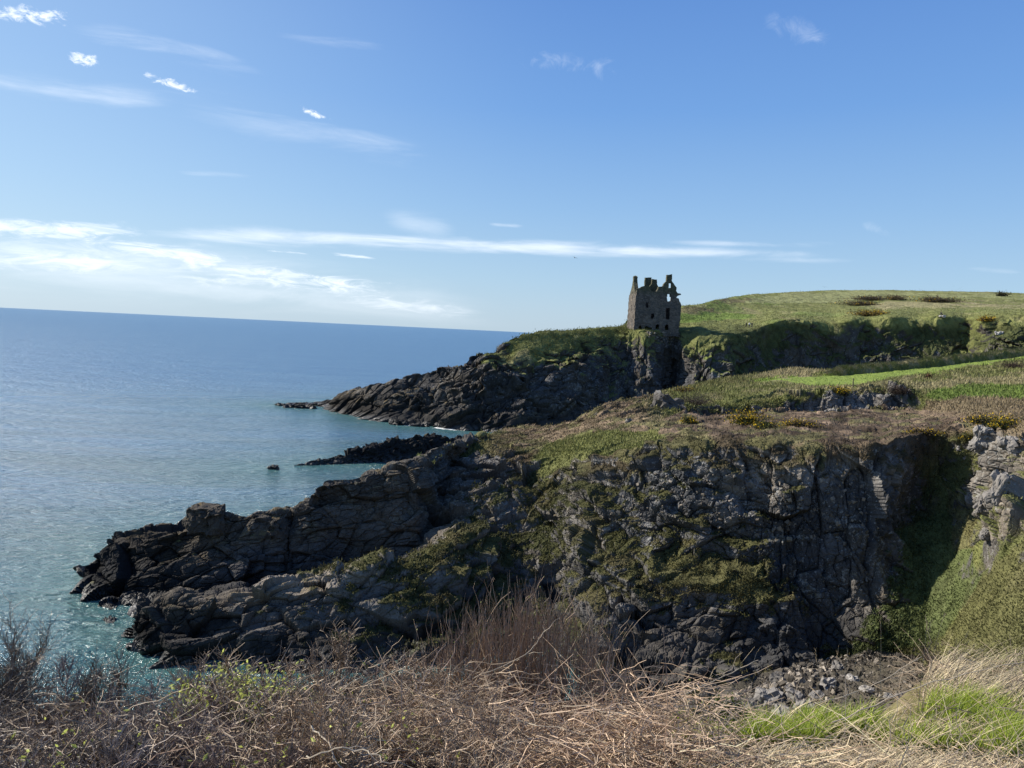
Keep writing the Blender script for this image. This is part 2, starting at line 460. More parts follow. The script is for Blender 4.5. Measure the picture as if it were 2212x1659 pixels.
# ---------------- near coast: headland, spur, field, gully
B = [
 # 0 hidden back
 [(165, None, (84, -3), -1), (400, None, (96, -3), -1), (620, None, (96, -3), -1), (720, None, (98, -3), -1), (900, None, (106, -3), -1), (1030, None, (128, -3), -1), (1200, None, (146, -2), -1), (1400, None, (150, 2), 0), (1480, None, (165, 4), 0),
  (1680, None, (200, 8), 1), (1900, None, (210, 12), 1), (2212, None, (235, 20), 1), (2600, None, (240, 24), 1)],
 # 1 crest
 [(172, 1247, 72.9, -1), (188, 1228, 72.6, -1), (205, 1205, 71.9, -1), (238, 1165, 71.2, -1), (255, 1152, 71, -1), (300, 1146, 71.3, -1), (392, 1140, 72, -1), (404, 1120, 72, -1), (432, 1116, 72.3, -1), (452, 1114, 72.3, -1), (472, 1116, 72.4, -1), (484, 1112, 72.5, -1), (500, 1108, 72.7, -1), (522, 1118, 73, -1), (538, 1106, 73.2, -1), (560, 1102, 73.5, -1), (610, 1103, 74.4, -1),
  (622, 1112, 74.8, -1), (630, 1150, 75, -1), (644, 1098, 75.2, -1), (660, 1078, 75.5, -1), (690, 1048, 76.2, -.9), (712, 1028, 76.8, -.8), (760, 1017, 78, -.7), (810, 1010, 79.3, -.8), (880, 1006, 81.5, -.8), (925, 1002, 83.2, -.7), (945, 985, 86, -.5), (962, 968, 89, -.3), (1000, 952, 96, -.2), (1050, 940, 107, .2), (1100, 931, 117, .4), (1200, 919, 122, .6),
  (1255, 908, 119, .5), (1300, 890, 114, .4), (1360, 878, 118, .2), (1400, 868, 122, .2), (1440, 848, 130, .6), (1480, 838, 138, .9), (1560, 820, 152, 1), (1640, 809, 164, 1), (1719, 797, 172, 1), (1765, 801, 168, 1), (1830, 801, 170, 1), (1900, 793, 176, 1), (2000, 782, 184, 1), (2120, 768, 193, 1), (2212, 756, 200, 1), (2600, 712, 220, 1)],
 # 2 field
 [(172, 1249, 73.5, -1), (240, 1172, 75.2, -1), (392, 1140, 77.7, -1), (452, 1095, 78.6, -1), (538, 1113, 79, -1), (620, 1120, 80.3, -1), (640, 1110, 80.3, -1), (712, 1034, 83.5, -.8), (810, 1017, 87.4, -.5), (925, 1009, 91, -.6), (962, 976, 96, -.2), (1030, 955, 104, .5), (1120, 940, 111, .7), (1200, 929, 115, .6),
  (1300, 904, 107, .3), (1400, 878, 113, .2), (1440, 866, 119, .6), (1480, 853, 125, .9), (1560, 838, 135, 1), (1680, 828, 141, 1), (1800, 828, 141, 1), (1900, 819, 143, 1), (2000, 812, 148, 1), (2120, 805, 150, 1), (2212, 800, 150, 1), (2600, 775, 150, 1)],
 # 3 crag top
 [(172, 1251, 73, -1), (240, 1185, 74.5, -1), (392, 1152, 77, -1), (452, 1112, 77.9, -1), (538, 1124, 78.3, -1), (640, 1125, 79.4, -1), (712, 1043, 82.8, -1), (810, 1026, 86.4, -1), (925, 1018, 89, -.9), (962, 986, 94, -.6), (1030, 963, 99, .3), (1120, 952, 105, .8), (1200, 940, 107, .9),
  (1300, 922, 98, .8), (1400, 893, 101, .4), (1440, 885, 105, .2), (1480, 872, 110, .4), (1540, 868, 112.5, .15), (1680, 856, 116, .2), (1740, 852, 117, .2), (1800, 848, 118, .15), (1900, 843, 118, .15), (1945, 842, 118, .15), (1985, 850, 116, .9), (2060, 850, 115, 1), (2212, 850, 110, 1), (2600, 840, 100, 1)],
 # 4 crag base
 [(172, 1253, 72.6, -1), (240, 1203, 73.4, -1), (392, 1170, 75.6, -1), (452, 1140, 76.3, -1), (538, 1142, 77, -1), (640, 1148, 77.9, -1), (712, 1060, 81.6, -1), (810, 1042, 85, -1), (925, 1032, 87.2, -1), (962, 1000, 91.4, -.8), (1030, 975, 95, -.2), (1120, 968, 98.5, .6), (1200, 956, 99, .8),
  (1300, 943, 89, .8), (1400, 928, 88, .8), (1440, 912, 93, .9), (1480, 896, 101, .3), (1540, 896, 109.5, -.8), (1680, 893, 113, -.8), (1800, 888, 115.3, -1), (1900, 889, 115.3, -1), (1950, 892, 115, -1), (1990, 893, 108, .8), (2060, 900, 96, 1), (2120, 895, 90, 1), (2212, 892, 85, 1), (2600, 885, 78, 1)],
 # 5 lip
 [(172, 1255, 72.4, -1), (240, 1220, 72, -1), (392, 1190, 74, -1), (452, 1172, 74.6, -1), (538, 1165, 75.2, -1), (640, 1175, 76, -1), (712, 1085, 80.2, -1), (810, 1065, 83.2, -1), (925, 1050, 85.5, -1), (962, 1020, 89, -.9), (1030, 990, 92, -.5), (1120, 990, 92, .3), (1200, 980, 91, .7),
  (1300, 986, 78, .5), (1400, 972, 74, .4), (1480, 957, 70, .7), (1560, 956, 68.2, .7), (1680, 958, 66.3, .7), (1800, 967, 64.3, .7), (1900, 962, 63.3, .7), (1950, 950, 65, .8), (2000, 940, 68.5, .8), (2040, 937, 70, .8), (2085, 928, 67.5, .3), (2120, 923, 64.5, -.4), (2160, 922, 61, -.3), (2212, 920, 58.5, -.2), (2600, 915, 52, .3)],
 # 6 face upper
 [(172, 1257, 72.2, -1), (240, 1250, 70.4, -1), (300, 1245, 70.8, -1), (392, 1235, 72, -1), (452, 1225, 72.3, -1), (538, 1200, 73, -1), (640, 1210, 74, -1), (712, 1150, 77, -1), (810, 1120, 80, -1), (925, 1095, 82.5, -1), (962, 1075, 84.5, -1), (1030, 1065, 85.5, -.7), (1120, 1045, 86.5, -.2), (1200, 1055, 82.5, .1),
  (1300, 1080, 71.5, .05), (1400, 1085, 68, -.1), (1480, 1075, 66.3, -.3), (1560, 1085, 65, -.6), (1680, 1100, 63.4, -.75), (1800, 1105, 62.3, -.85), (1880, 1105, 61.6, -.8), (1930, 1080, 63.6, -.4), (1965, 1070, 66, .3), (2000, 1060, 67.5, .5), (2060, 1062, 66, .5), (2100, 1060, 64, .2), (2130, 1050, 60.5, -.5), (2212, 1040, 54.5, -.4), (2600, 1030, 47, .2)],
 # 7 trough / ledge
 [(172, 1258, 72, -1), (240, 1285, 68.4, -1), (300, None, (67, .1), -1), (392, None, (67, .1), -1), (538, None, (68.5, .2), -1), (640, None, (70, .6), -1), (712, None, (72, 1.0), -1), (810, None, (73.6, 2.0), -1), (925, None, (76, 3.2), -1), (962, None, (78, 4.2), -1), (1030, None, (79.5, 5.6), -.6), (1120, 1120, 79.5, -.2), (1200, 1145, 76.5, 0),
  (1300, 1170, 67.3, .1), (1400, 1185, 65, .15), (1480, 1190, 63.8, .1), (1560, 1210, 62.8, .1), (1680, 1232, 61.5, -.4), (1800, 1250, 61, -.9), (1880, 1235, 60.7, -.8), (1930, 1210, 62, -.3), (1965, 1190, 63.2, .5), (2000, 1180, 63.6, .7), (2060, 1165, 62, .8), (2120, 1170, 56.5, .6), (2212, 1150, 50.5, .5), (2600, 1140, 42, .5)],
 # 8 spur ridge / ledge edge
 [(172, 1260, 71.8, -1), (240, 1308, 67.4, -1), (275, None, (64, -1.6), -1), (292, None, (61.5, -.6), -1), (312, 1352, 58.2, -1), (330, 1322, 58.5, -1), (370, 1304, 58.8, -1), (420, 1290, 59.2, -1), (520, 1281, 60.2, -1), (620, 1265, 61.2, -.8), (700, 1241, 62.8, -.6), (760, 1222, 63.8, -.4), (800, 1211, 64.4, -.5), (880, 1195, 66, -.4), (925, 1180, 67.4, -.4), (962, 1164, 68.8, -.3), (1030, 1141, 72.5, -.2), (1120, 1200, 73.5, -.2), (1200, 1240, 70.5, -.2),
  (1300, 1262, 63.2, -.1), (1400, 1278, 61.2, .1), (1480, 1268, 60.7, .5), (1560, 1270, 60.3, .6), (1640, 1285, 59.7, .5), (1720, 1300, 59.3, .0), (1800, 1310, 59.8, -.7), (1880, 1310, 59.7, -.7), (1930, 1300, 60, .2), (2000, 1290, 60, .8), (2060, 1270, 57.3, .9), (2120, 1270, 52.2, .9), (2212, 1250, 46.5, .8), (2600, 1240, 38, .8)],
 # 9 spur face / face lower
 [(172, 1262, 71.6, -1), (240, 1316, 66.9, -1), (292, 1395, 58.8, -1), (330, 1365, 57.3, -1), (420, 1350, 57.5, -1), (520, 1345, 57.9, -.9), (620, 1345, 58.7, -.8), (700, 1342, 59.5, -.7), (800, 1336, 60.2, -.6), (925, 1325, 61.2, -.5), (1030, 1310, 62.8, -.4), (1120, 1320, 65.5, -.35), (1200, 1360, 63.6, -.4),
  (1300, 1365, 58.7, -.6), (1400, 1362, 58.8, -.9), (1480, 1355, 59, -.9), (1560, 1360, 58.6, -.9), (1680, 1390, 58, -.9), (1800, 1385, 58.2, -.7), (1900, 1370, 57.8, .2), (1950, 1372, 58, .7), (2000, 1360, 57.5, .9), (2060, 1340, 54, .9), (2120, 1350, 48, .9), (2212, 1340, 42.3, .9), (2600, 1335, 34, .9)],
 # 10 base
 [(172, 1264, 71.4, -1), (240, 1322, W, -1), (292, 1423, W, -1), (330, 1435, W, -1), (420, 1443, W, -1), (620, 1450, W, -1), (800, 1470, W, -1), (960, 1490, W, -1), (1120, 1500, 53, -1), (1300, 1505, 52, -.9), (1480, 1500, 52, -.7), (1560, 1495, 53.5, -.3), (1680, 1470, 55.2, .2), (1800, 1445, 56, .7), (1900, 1430, 56.4, .9),
  (1950, 1430, 55.8, .9), (2000, 1420, 55, .9), (2060, 1430, 50.5, .9), (2120, 1430, 45, .9), (2212, 1430, 38.6, .9), (2600, 1430, 30, .9)],
 # 11 floor
 [(172, None, (70, -2), -1), (292, None, (54, -2.5), -1), (620, None, (53, -2.5), -1), (960, None, (51, -1.5), -1), (1100, 1560, 49, -1), (1300, 1580, 47, -1), (1480, 1580, 46.5, -1), (1560, 1562, 47, -1), (1680, 1545, 46.7, -1), (1800, 1530, 46.3, -.7), (1900, 1520, 46, -.6), (2000, 1512, 44.5, -.3), (2060, 1506, 42, .2), (2120, 1510, 37, .6), (2212, 1510, 31, .8), (2600, 1510, 24, .9)],
 # 12 hidden floor below the viewpoint
 [(172, None, (60, -4), -1), (620, None, (40, -4), -1), (960, None, (38, -1), -1), (1120, None, (38, .8), -1), (1300, None, (36, 2), -1), (1560, None, (36, 3), -1), (1900, None, (32, 5), 0), (2060, None, (29, 8), .5), (2212, None, (22, 11.5), .8), (2600, None, (16, 14), .9)],
]
# between the seaward crest and the foot of its dark face the rails follow a steep profile
_xs = [205, 240, 300, 392, 452, 538, 610, 632, 640, 712, 810, 925]
_C = rail_eval(B[1], np.array(_xs, float))[0]; _T = rail_eval(B[7], np.array(_xs, float))[0]
for _k, (fd, fz) in {2: (.08, .03), 3: (.16, .09), 4: (.26, .20), 5: (.40, .38), 6: (.66, .66)}.items():
    new = []
    for _x, c_, t_ in zip(_xs, _C, _T): new.append((_x, None, (c_[1] + (t_[1] - c_[1]) * fd, c_[2] + (t_[2] - c_[2]) * fz), -1 if _x < 700 or _k > 3 else -.75))
    B[_k] = B[_k][:1] + new + [q_ for q_ in B[_k] if q_[0] > 930]
PB, gB, tB = loft(B, 174, 2420, int(1500 * RES), 1.35 / RES, 0.32 / RES, 110)
X0, Y0 = proj(PB.reshape(-1, 3))
Qb = PB.reshape(-1, 3)
shp = PB.shape[:2]
Xg = X0.reshape(shp); Yg = Y0.reshape(shp)
# heather cushions on the top of the headland
rimr = np.interp(tB, [3.7, 4.1, 4.9, 5.3, 5.8], [0, 1, 1, .8, 0])[:, None]; riml = np.interp(tB, [.8, 1.0, 4.9, 5.3, 5.8], [0, .9, .9, .8, 0])[:, None]
wl_ = 1 - sstep(Xg, 1380, 1460)
rim = (riml * wl_ + rimr * (1 - wl_)) * sstep(Xg, 1000, 1110) * (1 - 0.75 * sstep(Xg, 2060, 2130))
rim = rim * (1 - in_poly(Xg, Yg, [(1140, 1000), (1180, 965), (1300, 935), (1420, 940), (1440, 960), (1330, 985), (1210, 1010), (1160, 1040)]) * 0.9)
cragm = in_poly(X0, Y0, [(2070, 950), (2100, 905), (2400, 900), (2400, 1150), (2120, 1175), (2080, 1080)]) * 1.0
cragm = blur(cragm.reshape(shp), 8).reshape(-1)
jm = sstep(X0, 1560, 1700)
ledgeB = np.interp(tB, [4.9, 5.3, 8.6, 9.3, 10], [0, 1, 1, .7, 0])[:, None] * sstep(Xg, 1000, 1120) * (1 - .75 * sstep(Xg, 1680, 1800)) * (1 - sstep(Xg, 1900, 1980)) + .55 * np.interp(tB, [7.6, 8.1, 9.6, 10], [0, 1, 1, 0])[:, None] * (1 - sstep(Xg, 980, 1080))
flo = blur(in_poly(Xg, Yg, [(1440, 1620), (1560, 1480), (1700, 1435), (1900, 1410), (2010, 1430), (2010, 1620)]) * 1.0, 6).reshape(-1)
_k = np.interp(tB, [4.06, 4.16, 4.72, 4.95], [0, 1, 1, 0])[:, None] * sstep(Xg, 1440, 1500)
gB = gB * (1 - _k) + np.maximum(gB, .85) * _k
gB = gB + 0.50 * np.interp(tB, [7.5, 7.9, 9.3, 9.8], [0, 1, 1, 0])[:, None] * sstep(Xg, 560, 760) * (1 - sstep(Xg, 1040, 1180))
gB = gB + 0.16 * np.interp(tB, [5.2, 6, 8, 8.6], [0, 1, 1, 0])[:, None] * sstep(Xg, 1040, 1150) * (1 - sstep(Xg, 1600, 1720))
Q3, veg, tone, crk, Q = displace(PB, gB, (5.5, 2.1, 0.8, 0.34), (1.15, 0.62, 0.20, 0.07), 0.12, ((1.5, 0.12), (0.55, 0.11)), 8,
                                 bed(at(1030, 1141, 74), at(330, 1322, 61.5), 0.55), bed((0, 0, 0), (-0.12, 0.25, 1), 0.55), jm, bushy=rim, warp=(12, 0.8), ampmul=(1 + 1.2 * cragm) * (1 - 0.75 * flo), ledge=ledgeB, lp=2.1, fine=0.5)
jx = 16 * fbm(Q, 4, 3, 501); jy = 7 * fbm(Q, 4, 3, 502)
X, Y = X0 + jx, Y0 + jy
tt = np.repeat(tB[:, None], shp[1], 1).reshape(-1)
n1 = fbm(Q, 9, 4, 511); n2 = fbm(Q, 2.2, 4, 512); n3 = fbm(Q, 0.8, 3, 513)
tint = lerp(GRASS, STRAW, sstep(n2 + 0.4 * n1, 0.1, 0.9) * 0.6)
tint = lerp(tint, OLIVE, sstep(n3, 0.0, 0.7) * 0.5)
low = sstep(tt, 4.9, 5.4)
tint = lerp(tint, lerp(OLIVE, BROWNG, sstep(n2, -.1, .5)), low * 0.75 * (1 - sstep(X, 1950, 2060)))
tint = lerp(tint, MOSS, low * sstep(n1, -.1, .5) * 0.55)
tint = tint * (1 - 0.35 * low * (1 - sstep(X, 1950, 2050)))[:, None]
r = np.clip(rim.reshape(-1), 0, 1)
heath = lerp(HEATH, HEATHL, sstep(n2 + 0.9 * (4.55 - tt) , -.2, .6) * 0.8)
heath = lerp(heath, OLIVE, sstep(fbm(Q, 2.6, 3, 521), 0.05, 0.4) * 0.75)
hF1, hF2, hH, hV = worley(Q, 1.6, 777)
heath = heath * (0.55 + 0.95 * hf(hH, 2))[:, None]
tint = lerp(tint, heath, r)
zones = [
 ([(1625, 826), (1720, 814), (1800, 812), (1900, 800), (2000, 788), (2090, 772), (2230, 755), (2230, 770), (2110, 790), (1990, 808), (1925, 818), (1850, 833), (1760, 834), (1690, 828)], FIELD, 1.0),
 ([(1400, 838), (1623, 805), (1719, 788), (1800, 800), (1700, 812), (1600, 825), (1480, 850)], BROWNG, 0.3),
 ([(1640, 812), (1719, 792), (1800, 803), (1740, 812), (1660, 822)], STRAW, 0.75),
 ([(1690, 834), (1850, 836), (1930, 822), (1990, 812), (1960, 840), (1760, 852), (1650, 850)], STRAW, 0.5),
 ([(2020, 840), (2130, 832), (2230, 830), (2230, 865), (2100, 868), (2000, 860)], LUSH, 0.8),
 ([(1960, 830), (2090, 818), (2230, 812), (2230, 828), (2090, 836), (1970, 842)], STRAW, 0.65),
 ([(1985, 868), (2080, 860), (2230, 868), (2230, 925), (2100, 920), (1990, 905)], HEATHL, 0.75),
 ([(1140, 1000), (1180, 965), (1300, 935), (1420, 940), (1440, 960), (1330, 985), (1210, 1010), (1160, 1040)], GRASS, 0.75),
 ([(1380, 1180), (1500, 1190), (1640, 1240), (1700, 1290), (1640, 1310), (1500, 1270), (1380, 1260)], OLIVE, 0.8),
 ([(2010, 1440), (2060, 1330), (2130, 1230), (2230, 1170), (2230, 1460), (2100, 1470)], (0.105, 0.100, 0.042), 0.75),
 ([(1850, 1180), (2060, 1100), (2130, 1230), (2000, 1400), (1840, 1420)], (0.085, 0.105, 0.040), 0.75),
 ([(2060, 1060), (2130, 1100), (2110, 1180), (2060, 1180)], BROWNG, 0.6),
]
tint = paint(X, Y, tint, zones)
smoothf = in_poly(X, Y, zones[0][0])
tint = tint * (1 + (0.28 * n3 + 0.2 * fbm(Q, 0.3, 2, 515)) * (1 - 0.75 * smoothf))[:, None]
crag = in_poly(X, Y, [(2085, 960), (2110, 915), (2230, 910), (2230, 1150), (2120, 1170), (2090, 1050)]) * 1.0
_sp = sstep(tt, 7.2, 7.7)
sea_side = (1 - sstep(X0, 900, 1150)) * (1 - _sp) + (1 - sstep(X0, 420, 760)) * _sp
rockt = lerp(np.array([[0.074]]), np.array([[0.062]]), sea_side)[:, 0] * (1 + 0.7 * tone + 0.25 * n1)
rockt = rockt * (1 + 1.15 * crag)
rockt = rockt * (1 + .55 * low * sstep(X, 1000, 1120) * (1 - sstep(X, 1560, 1700)) * sstep(n2 + .3 * n1, -.3, .4))
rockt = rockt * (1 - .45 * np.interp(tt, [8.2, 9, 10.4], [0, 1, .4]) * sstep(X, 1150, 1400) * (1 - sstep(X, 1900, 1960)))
lipz = np.interp(tt, [4.8, 5.05, 5.5, 6.0], [0, 1, .8, 0]) * sstep(X, 1080, 1250) * (1 - sstep(X, 1880, 1960))
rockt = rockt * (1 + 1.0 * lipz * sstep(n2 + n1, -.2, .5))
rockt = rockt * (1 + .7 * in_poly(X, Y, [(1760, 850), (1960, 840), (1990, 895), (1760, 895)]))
rockt = rockt * (1 - 0.72 * sstep(2.2 + 0.8 * n2 - Q3[:, 2], -0.5, 1.0) * (1 - sstep(X0, 1350, 1500)))
warm = np.clip(0.45 + 0.5 * n1 + 0.55 * sea_side * sstep(Q[:, 2], 2.5, 5), 0, 1)
sunlit_shelf = np.interp(tt, [7.5, 7.85, 8.15, 8.6], [0, 1, 1, 0]) * sstep(X, 300, 380) * (1 - sstep(X, 1000, 1120))  # sunlight on the spur top painted as paler, warmer rock, partly lichen
rockt = rockt * (1 + 1.3 * sunlit_shelf * (0.6 + 0.6 * n2)); warm = np.clip(warm + .5 * sunlit_shelf + .5 * crag, 0, 1)
rockt = rockt * (1 - 0.55 * (1 - sstep(X0, 330, 520)))
rockt = rockt * (1 + .35 * np.interp(tt, [7.6, 8.0, 9.4, 10], [0, 1, .8, 0]) * sstep(X0, 560, 760) * (1 - sstep(X0, 1040, 1160)) * (1 - .6 * sunlit_shelf))
lich = 0.30 + 0.45 * (1 - sea_side) - 0.2 * sstep(tt, 8.5, 9.5)
shingle = 1.0
bare = in_poly(X, Y, [(1440, 1600), (1560, 1500), (1700, 1430), (1900, 1405), (2010, 1430), (2010, 1600)]) * 1.0   # shingle floor
veg = veg * (1 - 0.85 * bare); rockt = rockt * (1 + .1 * bare); warm = np.clip(warm + .6 * bare, 0, 1)
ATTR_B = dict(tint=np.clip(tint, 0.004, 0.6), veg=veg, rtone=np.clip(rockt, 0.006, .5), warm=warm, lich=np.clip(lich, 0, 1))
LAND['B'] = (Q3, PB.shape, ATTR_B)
print('B', PB.shape, round(time.time() - T0, 1))

# ------------------------------------------------------------------ land material
def land_material(name, k):
    """k: size of the detail in metres relative to the near coast"""
    m, nt, b = material(name)
    geo = nt.new('ShaderNodeNewGeometry'); pos = geo.outputs['Position']
    tint = nt.attr('tint').outputs['Color']; veg = nt.attr('veg').outputs['Fac']
    rt = nt.attr('rtone').outputs['Fac']; wm = nt.attr('warm').outputs['Fac']; li = nt.attr('lich').outputs['Fac']
    p = nt.mapping(pos, (1 / k,) * 3)
    na = nt.noise(p, 1.4, 5, 0.6); nb = nt.noise(p, 6.0, 4, 0.6); nl = nt.noise(p, 2.6, 6, 0.68, 0.6); nl2 = nt.noise(p, 0.5, 3)
    hue = nt.mix(wm, (0.95, 0.98, 1.04, 1), (1.16, 0.99, 0.78, 1))
    v = nt.math('MULTIPLY', rt, nt.math('ADD', nt.math('MULTIPLY', na, 1.3), 0.4))
    cc = nt.new('ShaderNodeCombineXYZ')
    for i in range(3): nt.l.new(v, cc.inputs[i])
    rock = nt.mix(1.0, cc.outputs[0], hue, 'MULTIPLY')
    z = nt.sep(pos)[2]; nz = nt.sep(geo.outputs['Normal'])[2]
    high = nt.step(z, 3.0, 6.5)
    # pale crust lichen in small blotches, ochre lichen on the tops near the sea
    t = nt.math('ADD', nl, nt.math('MULTIPLY', nt.math('SUBTRACT', nl2, 0.5), 0.5))
    t = nt.math('ADD', t, nt.math('MULTIPLY', nz, 0.10))
    lm = nt.math('MULTIPLY', nt.math('MULTIPLY', nt.step(t, 0.60, 0.68), li), high)
    rock = nt.mix(nt.math('MULTIPLY', lm, 0.85), rock, (0.30, 0.295, 0.27, 1))
    ls = nt.math('MULTIPLY', nt.math('MULTIPLY', nt.step(nt.noise(p, 4.3, 3, 0.6, 0.3), 0.655, 0.70), li), high)
    rock = nt.mix(nt.math('MULTIPLY', ls, 0.8), rock, (0.42, 0.42, 0.40, 1))
    om = nt.math('MULTIPLY', nt.math('MULTIPLY', nt.step(nl2, 0.5, 0.66), nt.step(nz, 0.25, 0.8)), nt.step(z, 2.2, 5.0))
    om = nt.math('MULTIPLY', om, nt.step(z, 13.0, 9.0))
    rock = nt.mix(nt.math('MULTIPLY', om, 0.55), rock, (0.15, 0.105, 0.035, 1))
    gv = nt.math('ADD', nt.math('MULTIPLY', nb, 1.1), 0.45)
    gc = nt.new('ShaderNodeCombineXYZ')
    for i in range(3): nt.l.new(gv, gc.inputs[i])
    green = nt.mix(1.0, tint, gc.outputs[0], 'MULTIPLY')
    nt.put(b.inputs['Base Color'], nt.mix(veg, rock, green))
    wet = nt.step(z, 1.6, 0.4)
    rough = nt.math('SUBTRACT', 0.92, nt.math('MULTIPLY', wet, 0.45))
    nt.put(b.inputs['Roughness'], rough)
    nt.put(b.inputs['Specular IOR Level'], nt.math('ADD', 0.12, nt.math('MULTIPLY', wet, 0.3)))
    vor = nt.new('ShaderNodeTexVoronoi', feature='DISTANCE_TO_EDGE')
    nt.put(vor.inputs['Vector'], nt.mapping(p, (1.6, 1.6, 0.9), (0.3, 0.25, 0.2))); vor.inputs['Scale'].default_value = 1.2
    hgt = nt.math('ADD', nt.math('MULTIPLY', nt.noise(p, 3.0, 6, 0.65), 0.5), nt.math('MULTIPLY', nt.step(vor.outputs[0], 0.0, 0.12), 0.25))
    bp = nt.new('ShaderNodeBump'); bp.inputs['Strength'].default_value = 0.7; bp.inputs['Distance'].default_value = 0.22 * k
    nt.put(bp.inputs['Height'], hgt); nt.put(b.inputs['Normal'], bp.outputs[0])
    return m
M_NEAR = land_material('coast_rock_and_turf', 1.0)
M_FAR = land_material('far_coast_rock_and_turf', 2.2)
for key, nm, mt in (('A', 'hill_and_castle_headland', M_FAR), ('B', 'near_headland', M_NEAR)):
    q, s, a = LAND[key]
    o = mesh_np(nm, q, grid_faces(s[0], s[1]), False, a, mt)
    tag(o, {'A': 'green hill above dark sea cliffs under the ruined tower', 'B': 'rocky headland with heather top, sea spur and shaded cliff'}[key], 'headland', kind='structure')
print('land meshes', round(time.time() - T0, 1))
# ------------------------------------------------------------------ sea
def to_cells(P, x0, y0, n, c):
    ix = ((P[:, 0] - x0) / c).astype(int); iy = ((P[:, 1] - y0) / c).astype(int)
    ok = (ix >= 0) & (iy >= 0) & (ix < n) & (iy < n)
    return ix[ok], iy[ok]
FOAM_SPOTS = [(175, 1285, 2.2), (225, 1320, 1.4), (650, 1007, 3.5), (700, 1010, 3), (890, 917, 6), (960, 925, 5), (1060, 937, 5), (610, 877, 3), (735, 898, 4)]
SEA_ROCKS = []                         # filled before: (mesh points)
def build_sea(shore_pts):
    c = 1.0; n = 420; x0 = -190.0; y0 = 0.0
    D = np.full((n, n), 1e3)
    ix, iy = to_cells(shore_pts, x0, y0, n, c)
    D[ix, iy] = 0
    for _ in range(60):
        for (dx, dy, w) in ((1, 0, 1), (0, 1, 1), (1, 1, 1.414), (1, -1, 1.414)):
            a = np.roll(np.roll(D, dx, 0), dy, 1); D = np.minimum(D, a + w)
            a = np.roll(np.roll(D, -dx, 0), -dy, 1); D = np.minimum(D, a + w)
    az = np.radians(np.linspace(-75, 70, 700))
    rr = np.concatenate([np.geomspace(30, 420, 620), np.geomspace(440, 90000, 90)])
    x = rr[:, None] * np.sin(az)[None]; y = rr[:, None] * np.cos(az)[None]
    P = np.stack([x, y, np.zeros_like(x)], -1)
    q = P.reshape(-1, 3)
    gx = (q[:, 0] - x0) / c; gy = (q[:, 1] - y0) / c
    inside = (gx >= 1) & (gy >= 1) & (gx < n - 2) & (gy < n - 2)
    i = np.clip(gx.astype(int), 0, n - 2); j = np.clip(gy.astype(int), 0, n - 2)
    fx = gx - i; fy = gy - j
    d = D[i, j] * (1 - fx) * (1 - fy) + D[i + 1, j] * fx * (1 - fy) + D[i, j + 1] * (1 - fx) * fy + D[i + 1, j + 1] * fx * fy
    d = np.where(inside, d, 200)
    shallow = np.exp(-d / 16.0)
    fo = np.exp(-d / 1.3) + 0.25 * np.exp(-d / 4.0)
    swell = sstep(fbm(q, 11, 2, 903), 0.05, 0.55)
    spot = np.zeros(len(q))
    for (fx_, fy_, fr) in FOAM_SPOTS:
        p_ = on_z(fx_, fy_, 0.0); spot += np.exp(-((q[:, 0] - p_[0]) ** 2 + (q[:, 1] - p_[1]) ** 2) / fr ** 2)
    foam = np.clip(fo * (0.2 + 1.2 * swell) * np.clip(spot, 0.0, 1.0), 0, 1)
    m, nt, b = material('sea_water')
    geo = nt.new('ShaderNodeNewGeometry'); pos = geo.outputs['Position']
    sh = nt.attr('shallow').outputs['Fac']; fm = nt.attr('foam').outputs['Fac']
    dist = nt.vmath('LENGTH', nt.vmath('MULTIPLY', pos, (1, 1, 0)))
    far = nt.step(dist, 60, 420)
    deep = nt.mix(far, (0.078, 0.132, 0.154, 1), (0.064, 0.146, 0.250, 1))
    patch = nt.noise(nt.mapping(pos, (0.010, 0.055, 1), (0, 0, 0.12)), 1.0, 6, 0.68, 0.6)
    deep = nt.mix(nt.step(patch, 0.35, 0.7), deep, (0.084, 0.172, 0.268, 1))
    colr = nt.mix(sh, deep, (0.050, 0.128, 0.130, 1))
    w1 = nt.noise(nt.mapping(pos, (1.0, 1.0, 1), (0, 0, 0.5)), 1.1, 5, 0.62, 0.4)
    streak = nt.noise(nt.mapping(pos, (0.12, 0.55, 1), (0, 0, -0.25)), 1.0, 4, 0.6, 0.5)
    f1 = nt.math('ADD', nt.math('MULTIPLY', nt.math('SUBTRACT', w1, 0.5), 1.6), fm)
    foam_m = nt.math('MULTIPLY', nt.step(f1, 0.62, 1.0), nt.step(fm, 0.05, 0.3))
    colr = nt.mix(foam_m, colr, (0.78, 0.80, 0.80, 1))
    nt.put(b.inputs['Base Color'], colr)
    nt.put(b.inputs['Roughness'], nt.math('ADD', nt.math('MULTIPLY', foam_m, 0.6), nt.math('ADD', 0.15, nt.math('MULTIPLY', far, 0.20))))
    b.inputs['IOR'].default_value = 1.333
    # waves: swell rows, chop and ripples as real-scale relief
    wv = nt.new('ShaderNodeTexWave', wave_type='BANDS', bands_direction='Y')
    nt.put(wv.inputs['Vector'], nt.mapping(pos, (1, 1, 1), (0, 0, 0.32))); wv.inputs['Scale'].default_value = 0.10
    wv.inputs['Distortion'].default_value = 9.0; wv.inputs['Detail'].default_value = 3; wv.inputs['Detail Scale'].default_value = 1.6
    chop = nt.noise(nt.mapping(pos, (0.45, 1.1, 1), (0, 0, 0.32)), 1.0, 5, 0.58, 0.5)
    rip = nt.noise(nt.mapping(pos, (1.6, 3.4, 1), (0, 0, 0.15)), 1.0, 3, 0.6, 0.3)
    big = nt.noise(nt.mapping(pos, (0.035, 0.10, 1), (0, 0, 0.2)), 1.0, 7, 0.62, 0.4)
    near = nt.step(dist, 220, 60)
